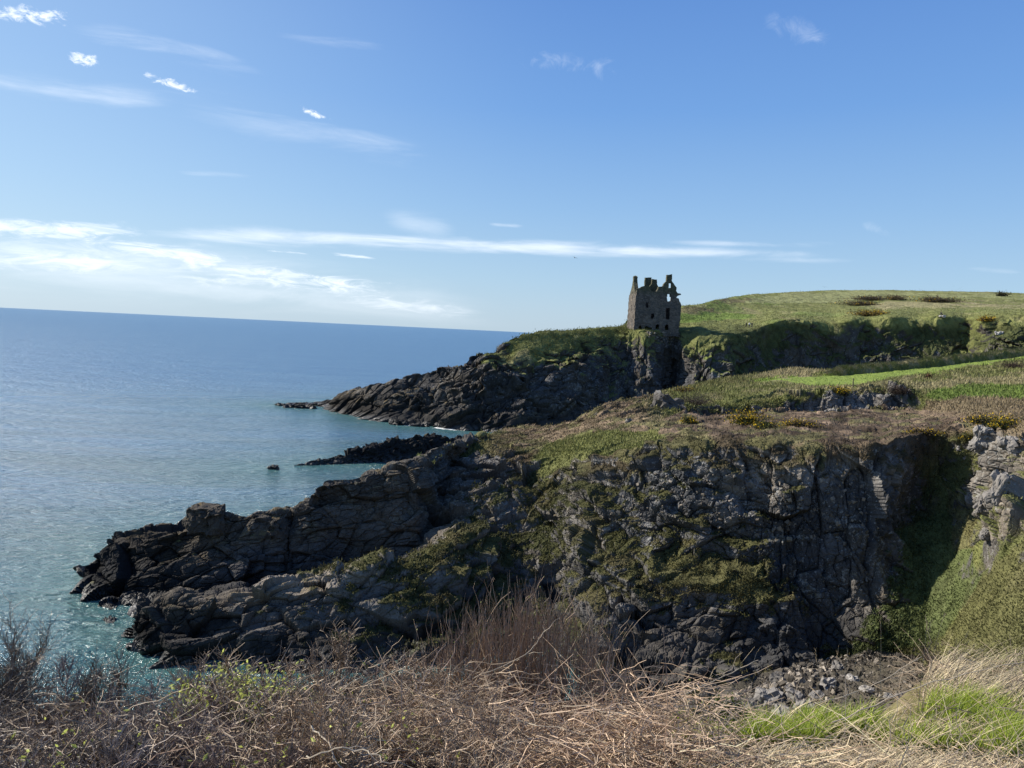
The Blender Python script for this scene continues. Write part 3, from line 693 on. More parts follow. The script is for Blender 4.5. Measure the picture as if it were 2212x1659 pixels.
    hgt = nt.math('ADD', nt.math('MULTIPLY', wv.outputs['Fac'], 0.05), nt.math('MULTIPLY', chop, 0.85))
    hgt = nt.math('ADD', hgt, nt.math('MULTIPLY', nt.math('MULTIPLY', rip, 0.24), nt.math('ADD', 0.25, near)))
    hgt = nt.math('ADD', hgt, nt.math('MULTIPLY', big, 2.6))
    bp = nt.new('ShaderNodeBump'); bp.inputs['Strength'].default_value = 1.0; bp.inputs['Distance'].default_value = 1.0
    nt.put(bp.inputs['Height'], hgt); nt.put(b.inputs['Normal'], bp.outputs[0])
    s = P.shape
    o = mesh_np('sea', q, grid_faces(s[0], s[1])[:, ::-1], True, dict(shallow=shallow, foam=foam), m)
    tag(o, 'calm blue sea with small ripples and glints', 'sea', kind='structure')

# ------------------------------------------------------------------ rocks standing in the water and stones on land
def rock_blob(center, size, seed, nsub=5, rockscale=0.5, amp=0.21, flat=0.0):
    bm = bmesh.new(); bmesh.ops.create_icosphere(bm, subdivisions=nsub, radius=1.0)
    V = np.array([v.co[:] for v in bm.verts]); Fc = np.array([[v.index for v in f.verts] for f in bm.faces]); bm.free()
    N = V.copy()
    sz = np.array(size)
    V = np.sign(V) * np.abs(V) ** 0.65
    P = V * sz + np.array(center)
    dm = float(np.mean(sz))
    d, c, tn = facets(P + seed * 7.7, dm * rockscale * 1.7, seed); d2, c2, t2 = facets(P + seed * 3.1, dm * rockscale * 0.6, seed + 5)
    P = P + N * (d * dm * amp * 2.2 + d2 * dm * amp * 0.8 - c2 * dm * 0.03)[:, None]
    return P, Fc, tn

def rock_thing(name, P, Fc, mat, tone, label, cat, group=None, warm=0.3, lich=0.0, veg=0.0):
    base = P.mean(0); base[2] = P[:, 2].min()
    n = len(P)
    o = mesh_np(name, P - base, Fc, False, dict(tint=np.tile(np.array(MOSS), (n, 1)), veg=np.full(n, veg), rtone=np.full(n, tone), warm=np.full(n, warm), lich=np.full(n, lich)), mat)
    o.location = base
    return tag(o, label, cat, group)

def reef(name, pts, seed, mat, label, cat, tone=0.02, group=None):
    """a low ridge of rock along a line: pts = (x, y, half width, height)"""
    pts = np.array(pts, float); n = len(pts)
    L = np.concatenate([[0], np.cumsum(np.hypot(*np.diff(pts[:, :2], axis=0).T))])
    nc = max(60, int(L[-1] / 0.28)); nr = 64
    q = pchip(L, pts, np.linspace(0, L[-1], nc))
    t = np.linspace(-1, 1, nr)
    tan = np.gradient(q[:, :2], axis=0); tan /= np.linalg.norm(tan, axis=1, keepdims=True)
    nrm = np.stack([tan[:, 1], -tan[:, 0]], 1)
    prof = (1 - np.abs(t) ** 1.6)
    P = np.zeros((nr, nc, 3))
    P[..., :2] = q[None, :, :2] + nrm[None] * (t[:, None] * q[None, :, 2])[..., None]
    P[..., 2] = -1.2 + prof[:, None] * (q[None, :, 3] + 1.2)
    Q = P.reshape(-1, 3)
    d, c, tn = facets(Q @ joints(.4, .5, (1, .8, 1)).T, 3.0, seed); d2, c2, t2 = facets(Q, 1.1, seed + 3); d3, c3, t3 = facets(Q, 0.45, seed + 6)
    k = np.clip(np.repeat((q[:, 3] + 0.6)[None], nr, 0).reshape(-1), 0.15, 3) / 3
    N = grid_normals(blur(P, 2)).reshape(-1, 3)
    if N[:, 2].mean() < 0: N = -N
    Q = Q + N * (k * (0.8 * d + 0.5 * d2 + .28 * d3 - 0.15 * c2))[:, None]
    f = grid_faces(nr, nc)
    o = rock_thing(name, Q, f, mat, tone, label, cat, group)
    return o, Q
# ------------------------------------------------------------------ ruined tower
def stone_material(name):
    m, nt, b = material(name)
    geo = nt.new('ShaderNodeNewGeometry')
    tc = nt.new('ShaderNodeTexCoord'); p = tc.outputs['Object']
    vo = nt.new('ShaderNodeTexVoronoi'); nt.put(vo.inputs['Vector'], nt.mapping(p, (1.1, 1.1, 2.0))); vo.inputs['Scale'].default_value = 1.3
    ve = nt.new('ShaderNodeTexVoronoi', feature='DISTANCE_TO_EDGE'); nt.put(ve.inputs['Vector'], nt.mapping(p, (1.1, 1.1, 2.0))); ve.inputs['Scale'].default_value = 1.3
    r = nt.sep(vo.outputs['Color'])[0]
    n1 = nt.noise(p, 0.45, 5, 0.65); n2 = nt.noise(p, 3.5, 3)
    c = nt.mix(r, (0.090, 0.078, 0.068, 1), (0.190, 0.165, 0.138, 1))
    c = nt.mix(nt.step(n1, 0.45, 0.7), c, (0.085, 0.085, 0.082, 1))
    c = nt.mix(nt.step(n2, 0.58, 0.72), c, (0.27, 0.25, 0.21, 1))
    z = nt.sep(p)[2]
    moss = nt.math('MULTIPLY', nt.step(nt.math('ADD', z, nt.math('MULTIPLY', n1, 5)), 13.0, 16.5), 0.55)
    c = nt.mix(moss, c, (0.075, 0.085, 0.035, 1))
    nt.put(b.inputs['Base Color'], c); b.inputs['Roughness'].default_value = 0.95; b.inputs['Specular IOR Level'].default_value = 0.1
    bp = nt.new('ShaderNodeBump'); bp.inputs['Strength'].default_value = 0.9; bp.inputs['Distance'].default_value = 0.15
    nt.put(bp.inputs['Height'], nt.math('ADD', nt.step(ve.outputs[0], 0, 0.12), n2)); nt.put(b.inputs['Normal'], bp.outputs[0])
    return m
M_STONE = stone_material('rubble_masonry')

def jag(pts, amp, seg, rnd, keep_below=-1e9):
    out = []
    n = len(pts)
    for a in range(n):
        p, q = pts[a], pts[(a + 1) % n]
        L = math.hypot(q[0] - p[0], q[1] - p[1]); k = max(1, int(L / seg))
        for i in range(k):
            t = i / k; x = p[0] + (q[0] - p[0]) * t; y = p[1] + (q[1] - p[1]) * t
            if y > keep_below: x += rnd.uniform(-amp, amp); y += rnd.uniform(-amp, amp)
            out.append((x, y))
    return out

def wall_slab(outline, holes, thick, frame, name, parent, seed, amp=0.14):
    """frame: function (u, v, w) -> local xyz, w runs through the thickness"""
    rnd = random.Random(seed)
    loops = [jag(outline, amp, 0.55, rnd, 0.4)] + [jag(h, 0.06, 0.5, rnd) for h in holes]
    tri = geometry.tessellate_polygon([[Vector((u, v, 0)) for u, v in L] for L in loops])
    flat = [p for L in loops for p in L]; n = len(flat)
    bm = bmesh.new()
    vf = [bm.verts.new(frame(u, v, 0.0)) for u, v in flat]
    vb = [bm.verts.new(frame(u, v, thick)) for u, v in flat]
    for t in tri:
        try:
            bm.faces.new([vf[i] for i in t]); bm.faces.new([vb[i] for i in reversed(t)])
        except ValueError: pass
    s = 0
    for L in loops:
        k = len(L)
        for i in range(k):
            a, b2 = s + i, s + (i + 1) % k
            bm.faces.new([vf[a], vf[b2], vb[b2], vb[a]])
        s += k
    bmesh.ops.recalc_face_normals(bm, faces=bm.faces)
    me = bpy.data.meshes.new(name); bm.to_mesh(me); bm.free(); me.materials.append(M_STONE)
    o = bpy.data.objects.new(name, me); COL.objects.link(o); o.parent = parent
    return o

def stack(name, parent, u0_, u1, w0, w1, z0, z1, seed, taper=0.0, broken=0.5):
    """chimney stack with a broken ragged top, built up of courses"""
    rnd = random.Random(seed)
    bm = bmesh.new(); prev = None
    k = max(6, int((z1 - z0) / 0.35))
    for i in range(k + 1):
        t = i / k; z = z0 + (z1 - z0) * t; s = taper * t
        ring = []
        for (x, y) in ((u0_ + s, w0 + s), ((u0_ + u1) / 2, w0 + s), (u1 - s, w0 + s), (u1 - s, (w0 + w1) / 2), (u1 - s, w1 - s), ((u0_ + u1) / 2, w1 - s), (u0_ + s, w1 - s), (u0_ + s, (w0 + w1) / 2)):
            e = 0.07; dz = rnd.uniform(-broken, 0.12) if i == k else 0
            ring.append(bm.verts.new((x + rnd.uniform(-e, e), y + rnd.uniform(-e, e), z + dz)))
        if prev:
            for j in range(8): bm.faces.new([prev[j], prev[(j + 1) % 8], ring[(j + 1) % 8], ring[j]])
        prev = ring
    c = bm.verts.new(((u0_ + u1) / 2, (w0 + w1) / 2, z1 - broken * 0.8))
    for j in range(8): bm.faces.new([prev[j], prev[(j + 1) % 8], c])
    bmesh.ops.recalc_face_normals(bm, faces=bm.faces)
    me = bpy.data.meshes.new(name); bm.to_mesh(me); bm.free(); me.materials.append(M_STONE)
    o = bpy.data.objects.new(name, me); COL.objects.link(o); o.parent = parent
    return o

CZ = 0.0200; CA = ROLL
def zu(zx, zy):                      # sight of the tower wall -> metres along and up the front wall
    du, dv = zx - 593, 1190 - zy
    return ((du * math.cos(CA) - dv * math.sin(CA)) * CZ * 1.03, (du * math.sin(CA) + dv * math.cos(CA)) * CZ)
tower_base = at(1369.3, 711.6, 246.0)
tower = empty('ruined_tower', tower_base - np.array([0, 0, 0.0]), math.radians(4))
tag(tower, 'roofless ruined stone tower house with gables and chimneys on the cliff edge', 'castle ruin')
def rect(x0, y0, x1, y1): return [zu(x0, y1), zu(x1, y1), zu(x1, y0), zu(x0, y0)]
front = [zu(*p) for p in [(627, 560), (628, 545), (655, 530), (680, 522), (705, 505), (745, 494), (800, 490), (848, 497), (858, 560), (870, 582), (948, 580), (956, 560), (985, 505),
         (1020, 500), (1050, 490), (1075, 440), (1108, 402), (1190, 408), (1230, 480), (1262, 515), (1265, 570), (1282, 600), (1330, 610), (1342, 630), (1280, 650), (1270, 675),
         (1305, 690), (1310, 740), (1342, 785), (1338, 1000), (1325, 1110), (1308, 1195)]]
front = [(0.0, -1.6)] + [(0.0, 5.0)] + front + [(front[-1][0], -1.6)]
holes = [rect(1140, 447, 1188, 520), [zu(*p) for p in [(1120, 620), (1170, 620), (1172, 660), (1186, 670), (1184, 735), (1125, 735), (1108, 668), (1120, 660)]],
         rect(775, 752, 822, 840), [zu(*p) for p in [(866, 930), (908, 930), (916, 965), (905, 1012), (855, 1015), (860, 970)]],
         rect(1100, 840, 1160, 1032), [zu(*p) for p in [(665, 1190), (668, 1140), (690, 1122), (716, 1140), (722, 1190)]],
         [zu(*p) for p in [(768, 1190), (770, 1150), (800, 1138), (835, 1155), (880, 1165), (885, 1190)]],
         [zu(*p) for p in [(938, 1180), (938, 1120), (968, 1104), (1000, 1120), (1000, 1182)]],
         [zu(*p) for p in [(1085, 1200), (1086, 1130), (1110, 1108), (1146, 1115), (1146, 1200)]]]
wall_slab(front, holes, 1.35, lambda u, v, w: (u, w, v), 'front_wall', tower, 1)
# left gable wall: s runs back from the front corner
gable = [(1.36, -1.6), (1.36, 11.9), (1.9, 12.6), (3.0, 13.9), (4.2, 15.4), (5.6, 15.6), (6.3, 14.4), (7.4, 13.0), (8.6, 12.0), (9.2, 11.3), (9.2, -1.6)]
gh = [[(a - .28, b), (a + .28, b), (a + .28, b + h), (a - .28, b + h)] for a, b, h in ((5.0, 10.1, 0.9), (4.9, 11.6, 0.9), (5.0, 6.2, 1.9), (3.3, 2.4, 1.6), (7.6, 0.5, 2.0))]
wall_slab(gable, gh, 1.3, lambda u, v, w: (w - 0.03, u, v), 'gable_wall', tower, 2)
wr = front[-1][0]
wall_slab([(1.36, -1.6), (1.36, 8.2), (3.0, 9.3), (5.5, 8.8), (7.0, 10.2), (9.2, 9.8), (9.2, -1.6)], [[(4, 3), (5, 3), (5, 5), (4, 5)]], 1.3, lambda u, v, w: (wr - 1.35 + w, u, v), 'side_wall', tower, 3)
wall_slab([(-0.03, -1.6), (-0.03, 11.4), (3.5, 12.1), (6.0, 11.0), (9.0, 10.6), (11.3, 10.2), (12.9, 9.4), (wr - 0.08, 9.8), (wr - 0.08, -1.6)], [[(9.6, 4.6), (10.4, 4.6), (10.4, 6.6), (9.6, 6.6)]], 1.2,
          lambda u, v, w: (u, 9.23 + w, v), 'rear_wall', tower, 4)
inner = [(x + 1.13, y) for x, y in [zu(*p) for p in [(835, 500), (862, 440), (874, 430), (952, 430), (990, 500), (1000, 560)]]]
wall_slab([(inner[0][0], 3.9)] + inner[0:1] + inner[1:] + [(inner[-1][0], 3.9)], [], 1.1, lambda u, v, w: (u, 4.6 + w, v), 'cross_wall', tower, 5)
for (x0, y0, x1, y1, w0, w1, sd_, br) in ((572, 305, 645, 470, 4.2, 5.7, 1, .5), (766, 312, 864, 505, 9.4, 10.6, 2, .3), (876, 362, 955, 440, 4.62, 5.9, 3, .35), (1110, 300, 1190, 410, 0.05, 1.3, 4, .3)):
    ua, zt = zu(x0, y0); ub, zb = zu(x1, y1)
    if sd_ == 1: ua, ub = -0.02, 1.25
    if sd_ in (2, 3): ua += w0 * .244; ub += w0 * .244
    stack('chimney_stack', tower, ua, ub, w0, w1, zb, zt, sd_, 0.04, br)
# flat slab added inside the tower to keep the lower openings dark
bm = bmesh.new(); bmesh.ops.create_cube(bm, size=1)
for v in bm.verts: v.co = Vector(((v.co.x + .5) * (wr - 2.8) + 1.38, (v.co.y + .5) * 7.7 + 1.44, v.co.z * .5 + 3.6))
me = bpy.data.meshes.new('shade_slab'); bm.to_mesh(me); bm.free(); me.materials.append(M_STONE)
o = bpy.data.objects.new('shade_slab', me); COL.objects.link(o); o.parent = tower
print('tower', round(time.time() - T0, 1))

# ------------------------------------------------------------------ world: sky with thin cloud
world = bpy.data.worlds.new('World'); scene.world = world; world.use_nodes = True
wt = NT(world.node_tree)
for n in list(wt.n): wt.n.remove(n)
wo = wt.new('ShaderNodeOutputWorld'); bg = wt.new('ShaderNodeBackground'); wt.l.new(bg.outputs[0], wo.inputs[0])
sky = wt.new('ShaderNodeTexSky', sky_type='NISHITA'); sky.sun_disc = False
sky.sun_elevation = SUN_EL; sky.sun_rotation = SUN_AZ
sky.altitude = 0; sky.air_density = 1.0; sky.dust_density = 0.7; sky.ozone_density = 1.6
bg.inputs['Strength'].default_value = 0.10
tc = wt.new('ShaderNodeTexCoord'); dvec = tc.outputs['Generated']
dx, dy, dz = wt.sep(dvec)
azn = wt.math('ARCTAN2', dx, dy)
eln = wt.math('ARCSINE', dz)
def azel(px, py):
    r = ray(px, py); r = r / np.linalg.norm(r)
    return math.atan2(r[0], r[1]), math.asin(r[2])
cv = wt.new('ShaderNodeCombineXYZ'); wt.l.new(azn, cv.inputs[0]); wt.l.new(eln, cv.inputs[1])
def streak_noise(sx, sy, rot, seed, detail=6, rough=0.6, dist=0.6):
    return wt.noise(wt.mapping(cv.outputs[0], (sx, sy, 1), (0, 0, rot), (seed, seed * .37, 0)), 1.0, detail, rough, dist)
NZ_BANK = streak_noise(20, 95, -0.06, 1.3, 10, 0.68, 0.9)
NZ_WISP = streak_noise(6, 40, -0.10, 4.1, 7, 0.6, 0.5)
NZ_CURL = streak_noise(22, 34, 0.5, 6.2, 8, 0.66, 1.6)
NZ_PUFF = streak_noise(60, 110, 0.0, 9.7, 10, 0.7, 0.9)
def blob(px0, py0, px1, py1, half, nz, lo, hi, amount):
    """an elongated patch of cloud between two sky directions"""
    a0, e0 = azel(px0, py0); a1, e1 = azel(px1, py1)
    ca, ce = (a0 + a1) / 2, (e0 + e1) / 2
    L = math.hypot(a1 - a0, e1 - e0) / 2; ang = math.atan2(e1 - e0, a1 - a0)
    x = wt.math('SUBTRACT', azn, ca); y = wt.math('SUBTRACT', eln, ce)
    c, s = math.cos(ang), math.sin(ang)
    u = wt.math('ADD', wt.math('MULTIPLY', x, c / L), wt.math('MULTIPLY', y, s / L))
    hw = half / F_PX
    v = wt.math('ADD', wt.math('MULTIPLY', x, -s / hw), wt.math('MULTIPLY', y, c / hw))
    r2 = wt.math('ADD', wt.math('MULTIPLY', wt.math('MULTIPLY', u, u), wt.math('MULTIPLY', u, u)), wt.math('MULTIPLY', v, v))
    g = wt.math('EXPONENT', wt.math('MULTIPLY', r2, -1.2))
    t = wt.math('ADD', nz, wt.math('MULTIPLY', wt.math('SUBTRACT', g, 1.0), 0.55))
    m = wt.step(t, lo, hi)
    return wt.math('MULTIPLY', wt.math('MULTIPLY', m, g), amount)
BL = [
 (-300, 484, 360, 500, 26, NZ_BANK, .24, .62, .80), (120, 498, 560, 585, 28, NZ_BANK, .30, .66, .75), (380, 555, 900, 645, 34, NZ_BANK, .33, .68, .62),
 (-300, 545, 380, 578, 30, NZ_BANK, .31, .66, .72), (300, 596, 900, 618, 20, NZ_BANK, .29, .66, .6), (640, 640, 1100, 680, 26, NZ_BANK, .3, .7, .45),
 (-320, 480, 640, 590, 80, NZ_BANK, .34, .74, .38), (200, 540, 1000, 660, 60, NZ_BANK, .36, .78, .4), (-300, 530, 760, 610, 75, NZ_WISP, .05, .85, .45), (300, 590, 1100, 680, 55, NZ_WISP, .0, .8, .30),
 (250, 496, 1000, 528, 30, NZ_WISP, .22, .78, .75), (700, 512, 1500, 540, 24, NZ_WISP, .18, .75, .72), (1200, 535, 1880, 550, 18, NZ_WISP, .2, .75, .68), (1400, 520, 1860, 532, 12, NZ_WISP, .25, .75, .4), (1500, 556, 1920, 563, 11, NZ_WISP, .25, .8, .35),
 (820, 470, 1000, 505, 34, NZ_WISP, .15, .9, .4), (690, 545, 830, 560, 6, NZ_BANK, .25, .6, .6), (560, 540, 700, 550, 5, NZ_BANK, .3, .6, .6), (1040, 482, 1140, 490, 8, NZ_WISP, .2, .7, .5),
 (-60, 25, 175, 35, 28, NZ_PUFF, .36, .62, .9), (135, 120, 226, 138, 22, NZ_PUFF, .36, .60, .9), (285, 152, 450, 206, 16, NZ_PUFF, .38, .60, .9), (632, 226, 726, 264, 15, NZ_PUFF, .37, .60, .85),
 (100, 55, 640, 155, 34, NZ_WISP, .3, .95, .55), (-200, 150, 460, 230, 34, NZ_WISP, .26, .95, .55), (250, 200, 1000, 350, 60, NZ_WISP, .3, 1.0, .42), (360, 370, 580, 382, 12, NZ_WISP, .3, .8, .35),
 (1080, 115, 1380, 155, 38, NZ_CURL, .35, .85, .32), (1620, 30, 1830, 100, 40, NZ_CURL, .35, .85, .26), (540, 66, 860, 104, 20, NZ_WISP, .3, .95, .35), (2060, 578, 2230, 590, 10, NZ_WISP, .3, .85, .3), (1850, 480, 1940, 510, 16, NZ_CURL, .3, .85, .25),
]
acc = None
for b_ in BL:
    m_ = blob(*b_)
    acc = m_ if acc is None else wt.math('SUBTRACT', 1.0, wt.math('MULTIPLY', wt.math('SUBTRACT', 1.0, acc), wt.math('SUBTRACT', 1.0, m_)))
CLOUD = (7.4, 7.8, 8.3, 1)
# clear air: Nishita light pulled towards the clean deep blue and milky horizon of a spring afternoon
ramp = wt.new('ShaderNodeValToRGB')
wt.l.new(wt.math('MULTIPLY', eln, 1.6 / math.pi * 1.25, clamp=True), ramp.inputs[0])
els = [(0.0, (.50, .66, .80)), (4, (.40, .61, .83)), (9, (.285, .51, .83)), (16, (.165, .375, .79)), (26, (.10, .26, .68)), (45, (.06, .18, .54)), (85, (.06, .17, .46))]
cr = ramp.color_ramp
while len(cr.elements) < len(els): cr.elements.new(0.5)
for e_, (dg, cc_) in zip(cr.elements, els):
    e_.position = min(1.0, math.radians(dg) * 1.6 / math.pi * 1.25); e_.color = (*[c * 6.2 for c in cc_], 1)
sunward = wt.vmath('DOT_PRODUCT', dvec, (math.sin(SUN_AZ), math.cos(SUN_AZ), 0.0))
glow = wt.step(sunward, 0.15, 1.0)
clear = wt.mix(wt.math('MULTIPLY', glow, 0.45), ramp.outputs[0], (3.6, 5.0, 6.2, 1))
clear = wt.mix(0.14, clear, sky.outputs[0])
wt.put(bg.inputs['Color'], wt.mix(acc, clear, CLOUD))
def on(px, py): p = on_z(px, py, 0.0); return p
# islet between the two headlands, seen as a low black reef
a_ = on(635, 1006); b_ = on(700, 1003); c_ = on(790, 998); d_ = on(870, 992); e_ = on(960, 985); f_ = on(1060, 975)
o, q = reef('sea_reef', [(a_[0], a_[1], .6, .1), (b_[0], b_[1] + .6, 1.8, 1.0), (c_[0], c_[1] + 1.5, 3.0, 2.6), (d_[0], d_[1] + 2, 3.8, 4.0), (e_[0], e_[1] + 3, 4.2, 3.6), (f_[0], f_[1] + 4, 4, 2.0)], 41, M_NEAR,
            'long low black reef in the water behind the near headland', 'reef', 0.022)
SEA_ROCKS.append(q)
def knob(px, py, d, size, seed, label, warm=.9):
    p = at(px, py, d); P, Fc, tn = rock_blob((0, 0, 0), size, seed, 5, .42, .15)
    P = P * np.array([1, 1, 1]); P[:, 2] = np.minimum(P[:, 2], size[2] * (.92 + .12 * fbm(P, .8, 2, seed)))
    rock_thing('sea_crag', P + p, Fc, M_NEAR, .055, label, 'rock', 'rock knobs on the seaward ridge', warm)
knob(447, 1118, 72.0, (1.75, 1.5, 1.35), 62, 'ochre topped rock knob standing highest near the tip of the seaward ridge')
knob(578, 1146, 73.4, (1.75, 1.5, 1.7), 63, 'flat topped rock block beside the notch in the seaward ridge', .8)
def sea_rock(px, py, size, seed, label, mat=None, tone=0.018):
    p = on(px, py)
    P, Fc, tn = rock_blob((p[0], p[1], size[2] * 0.15), size, seed, 4)
    o = rock_thing('sea_rock', P, Fc, mat or M_NEAR, tone, label, 'rock', 'rocks standing in the sea'); SEA_ROCKS.append(P)
sea_rock(591, 1013, (.95, .7, .55), 51, 'lone black rock in open water off the tip of the long reef')
sea_rock(862, 917, (2.6, 1.6, .95), 52, 'black rock with surf beside it close under the tower headland', M_FAR)
sea_rock(905, 921, (2.4, 1.0, .5), 53, 'flat wet ledge next to the black rock under the tower headland', M_FAR)
sea_rock(609, 876, (1.9, 1.0, .55), 54, 'outermost tiny rock off the pointed end of the tower headland', M_FAR)
sea_rock(648, 881, (4.4, 1.3, .7), 55, 'low dark rocks joining the pointed end of the tower headland', M_FAR)
sea_rock(213, 1287, (.75, .5, .25), 56, 'small wave washed rock beside the tip of the near headland')
sea_rock(626, 1122, (.8, .7, .8), 57, 'small rock in the water showing through the notch of the near headland')
sea_rock(318, 1326, (1.5, .9, .6), 58, 'wet pale streaked rock at the water between two near headland tips', None, 0.05)
sea_rock(302, 1398, (.8, .7, .55), 59, 'little wet rock at the foot of the nearest rock spur')
# ------------------------------------------------------------------ foreground bank under the viewpoint
FX0, FX1, FY0, FY1 = -12.0, 14.0, -4.0, 26.0
def gz(x, y):
    x = np.asarray(x, float); y = np.asarray(y, float)
    z = 24.35 - 0.262 * np.clip(y, -3, 6.6)
    z = z - 0.12 * np.clip(1.0 - x, 0, 9) * sstep(y, 0.0, 6.0) ** 0.8 * (0.55 + 0.45 * sstep(y, 2, 6))
    edge = 6.5 - 0.7 * sstep(x, 0.8, 1.6) * (1 - sstep(x, 3.2, 4.4)) + 0.9 * sstep(x, 3.2, 4.6)
    z = z + 0.15 * sstep(x, 0.6, 1.7)
    e = np.clip(y - edge, 0, 30)
    z = z - 0.9 * e - 0.25 * np.clip(e - 1, 0, 30)
    P = np.stack([x.ravel(), y.ravel(), np.zeros(x.size)], 1)
    return z + (0.10 * fbm(P, 1.6, 3, 701)).reshape(x.shape)
nx, ny = 240, 260
gx_, gy_ = np.meshgrid(np.linspace(FX0, FX1, nx), np.linspace(FY1, FY0, ny))
GP = np.stack([gx_, gy_, gz(gx_, gy_)], -1)
q = GP.reshape(-1, 3); n = len(q)
vg = sstep(fbm(q, 1.2, 3, 711) + 0.5 * sstep(q[:, 0], 0, 3), -.1, .5)
o = mesh_np('bank', q, grid_faces(ny, nx), False, dict(tint=lerp((0.09, 0.07, 0.045), (0.15, 0.13, 0.06), vg), veg=np.ones(n), rtone=np.full(n, .05), warm=np.full(n, .5), lich=np.zeros(n)), M_NEAR)
tag(o, 'earth bank under the viewpoint covered by dead plants', 'bank', kind='structure')

def tubes(L, ra, rb, sides=3):
    """polylines (N,K,3) -> triangular tubes tapering from ra to rb"""
    N, K, _ = L.shape
    tan = np.gradient(L, axis=1); tan /= np.maximum(np.linalg.norm(tan, axis=2, keepdims=True), 1e-9)
    ref = np.where(np.abs(tan[..., 2:3]) > 0.9, np.array([1.0, 0, 0]), np.array([0, 0, 1.0]))
    a = np.cross(tan, ref); a /= np.maximum(np.linalg.norm(a, axis=2, keepdims=True), 1e-9)
    b = np.cross(tan, a)
    t = np.linspace(0, 1, K)[None, :, None]
    r = np.asarray(ra).reshape(-1, 1, 1) * (1 - t) + np.asarray(rb).reshape(-1, 1, 1) * t
    ang = np.arange(sides) * 2 * math.pi / sides
    V = L[:, :, None, :] + r[:, :, None, :] * (np.cos(ang)[None, None, :, None] * a[:, :, None, :] + np.sin(ang)[None, None, :, None] * b[:, :, None, :])
    idx = np.arange(N * K * sides).reshape(N, K, sides)
    j = (np.arange(sides) + 1) % sides
    F = np.stack([idx[:, :-1, :], idx[:, :-1][:, :, j], idx[:, 1:][:, :, j], idx[:, 1:, :]], -1).reshape(-1, 4)
    return V.reshape(-1, 3), F, K * sides

def strands(start, dirn, length, K=6, bend=0.25, wig=0.03, droop=0.0, rng=RNG):
    N = len(start)
    dirn = dirn / np.maximum(np.linalg.norm(dirn, axis=1, keepdims=True), 1e-9)
    b = rng.normal(size=(N, 3)) * bend
    s = np.linspace(0, 1, K)[None, :, None]
    L = start[:, None, :] + length[:, None, None] * (dirn[:, None, :] * s + b[:, None, :] * s * s)
    L = L + rng.normal(size=(N, K, 3)) * wig * length[:, None, None] * (s > 0)
    L[..., 2] -= droop * length[:, None] * (s[..., 0] ** 2)
    return L
def children(par, M, tmin, l0, l1, spread, up, K=5, bend=0.2, wig=0.03, rng=RNG):
    N, Kp, _ = par.shape
    i = rng.integers(0, N, M); t = (tmin + (1 - tmin) * rng.random(M)) * (Kp - 1)
    k = np.clip(t.astype(int), 0, Kp - 2); f = (t - k)[:, None]
    st = par[i, k] * (1 - f) + par[i, k + 1] * f
    d = par[i, k + 1] - par[i, k]; d /= np.maximum(np.linalg.norm(d, axis=1, keepdims=True), 1e-9)
    d = d + rng.normal(size=(M, 3)) * spread + np.array([0, 0, up])
    return strands(st, d, l0 + (l1 - l0) * rng.random(M), K, bend, wig, rng=rng)

class Bundle:
    def __init__(s): s.V = []; s.F = []; s.C = []; s.n = 0
    def add(s, V, F, C):
        s.V.append(V); s.F.append(F + s.n); s.C.append(C); s.n += len(V)
    def strands(s, L, ra, rb, col, var=0.3, rng=RNG, sides=3):
        V, F, per = tubes(L, ra, rb, sides)
        N = len(L)
        c = np.array(col)[None] * (1 + var * rng.normal(size=(N, 1)) * np.array([[1, .95, .9]]))
        s.add(V, F, np.repeat(np.clip(c, .005, .8), per, 0))
    def build(s, name, mat, parent=None, origin=None):
        V = np.concatenate(s.V); F = np.concatenate(s.F); C = np.concatenate(s.C)
        if origin is not None: V = V - np.asarray(origin)
        return mesh_np(name, V, F, False, dict(tint=C), mat, parent)

def plant_material(name, trans=0.0, spec=0.25, rough=0.6):
    m, nt, b = material(name)
    c = nt.attr('tint').outputs['Color']
    nt.put(b.inputs['Base Color'], c); b.inputs['Roughness'].default_value = rough; b.inputs['Specular IOR Level'].default_value = spec
    if trans:
        tr = nt.new('ShaderNodeBsdfTranslucent'); nt.put(tr.inputs[0], c)
        mx = nt.new('ShaderNodeMixShader'); mx.inputs[0].default_value = trans
        out = [n_ for n_ in nt.n if n_.type == 'OUTPUT_MATERIAL'][0]
        nt.l.new(b.outputs[0], mx.inputs[1]); nt.l.new(tr.outputs[0], mx.inputs[2]); nt.l.new(mx.outputs[0], out.inputs[0])
    return m
M_TWIG = plant_material('bark', 0, 0.35, 0.5)
M_DRY = plant_material('dry_stems', 0.18, 0.3, 0.55)
M_LEAF = plant_material('fresh_leaves', 0.45, 0.3, 0.5)

def leaves(pts, size, col, rng=RNG, var=0.25):
    """small bent leaves, two triangles each, around the given points"""
    N = len(pts)
    a = rng.normal(size=(N, 3)); a /= np.linalg.norm(a, axis=1, keepdims=True)
    b = rng.normal(size=(N, 3)); b -= (a * b).sum(1, keepdims=True) * a; b /= np.linalg.norm(b, axis=1, keepdims=True)
    sz = (size * (0.6 + 0.8 * rng.random(N)))[:, None]
    V = np.stack([pts - a * sz, pts - b * sz * .45, pts + a * sz, pts + b * sz * .45 + np.cross(a, b) * sz * .2], 1)
    F = np.arange(N * 4).reshape(N, 4)
    c = np.array(col)[None] * (1 + var * rng.normal(size=(N, 1)))
    return V.reshape(-1, 3), F, np.repeat(np.clip(c, .005, .9), 4, 0)

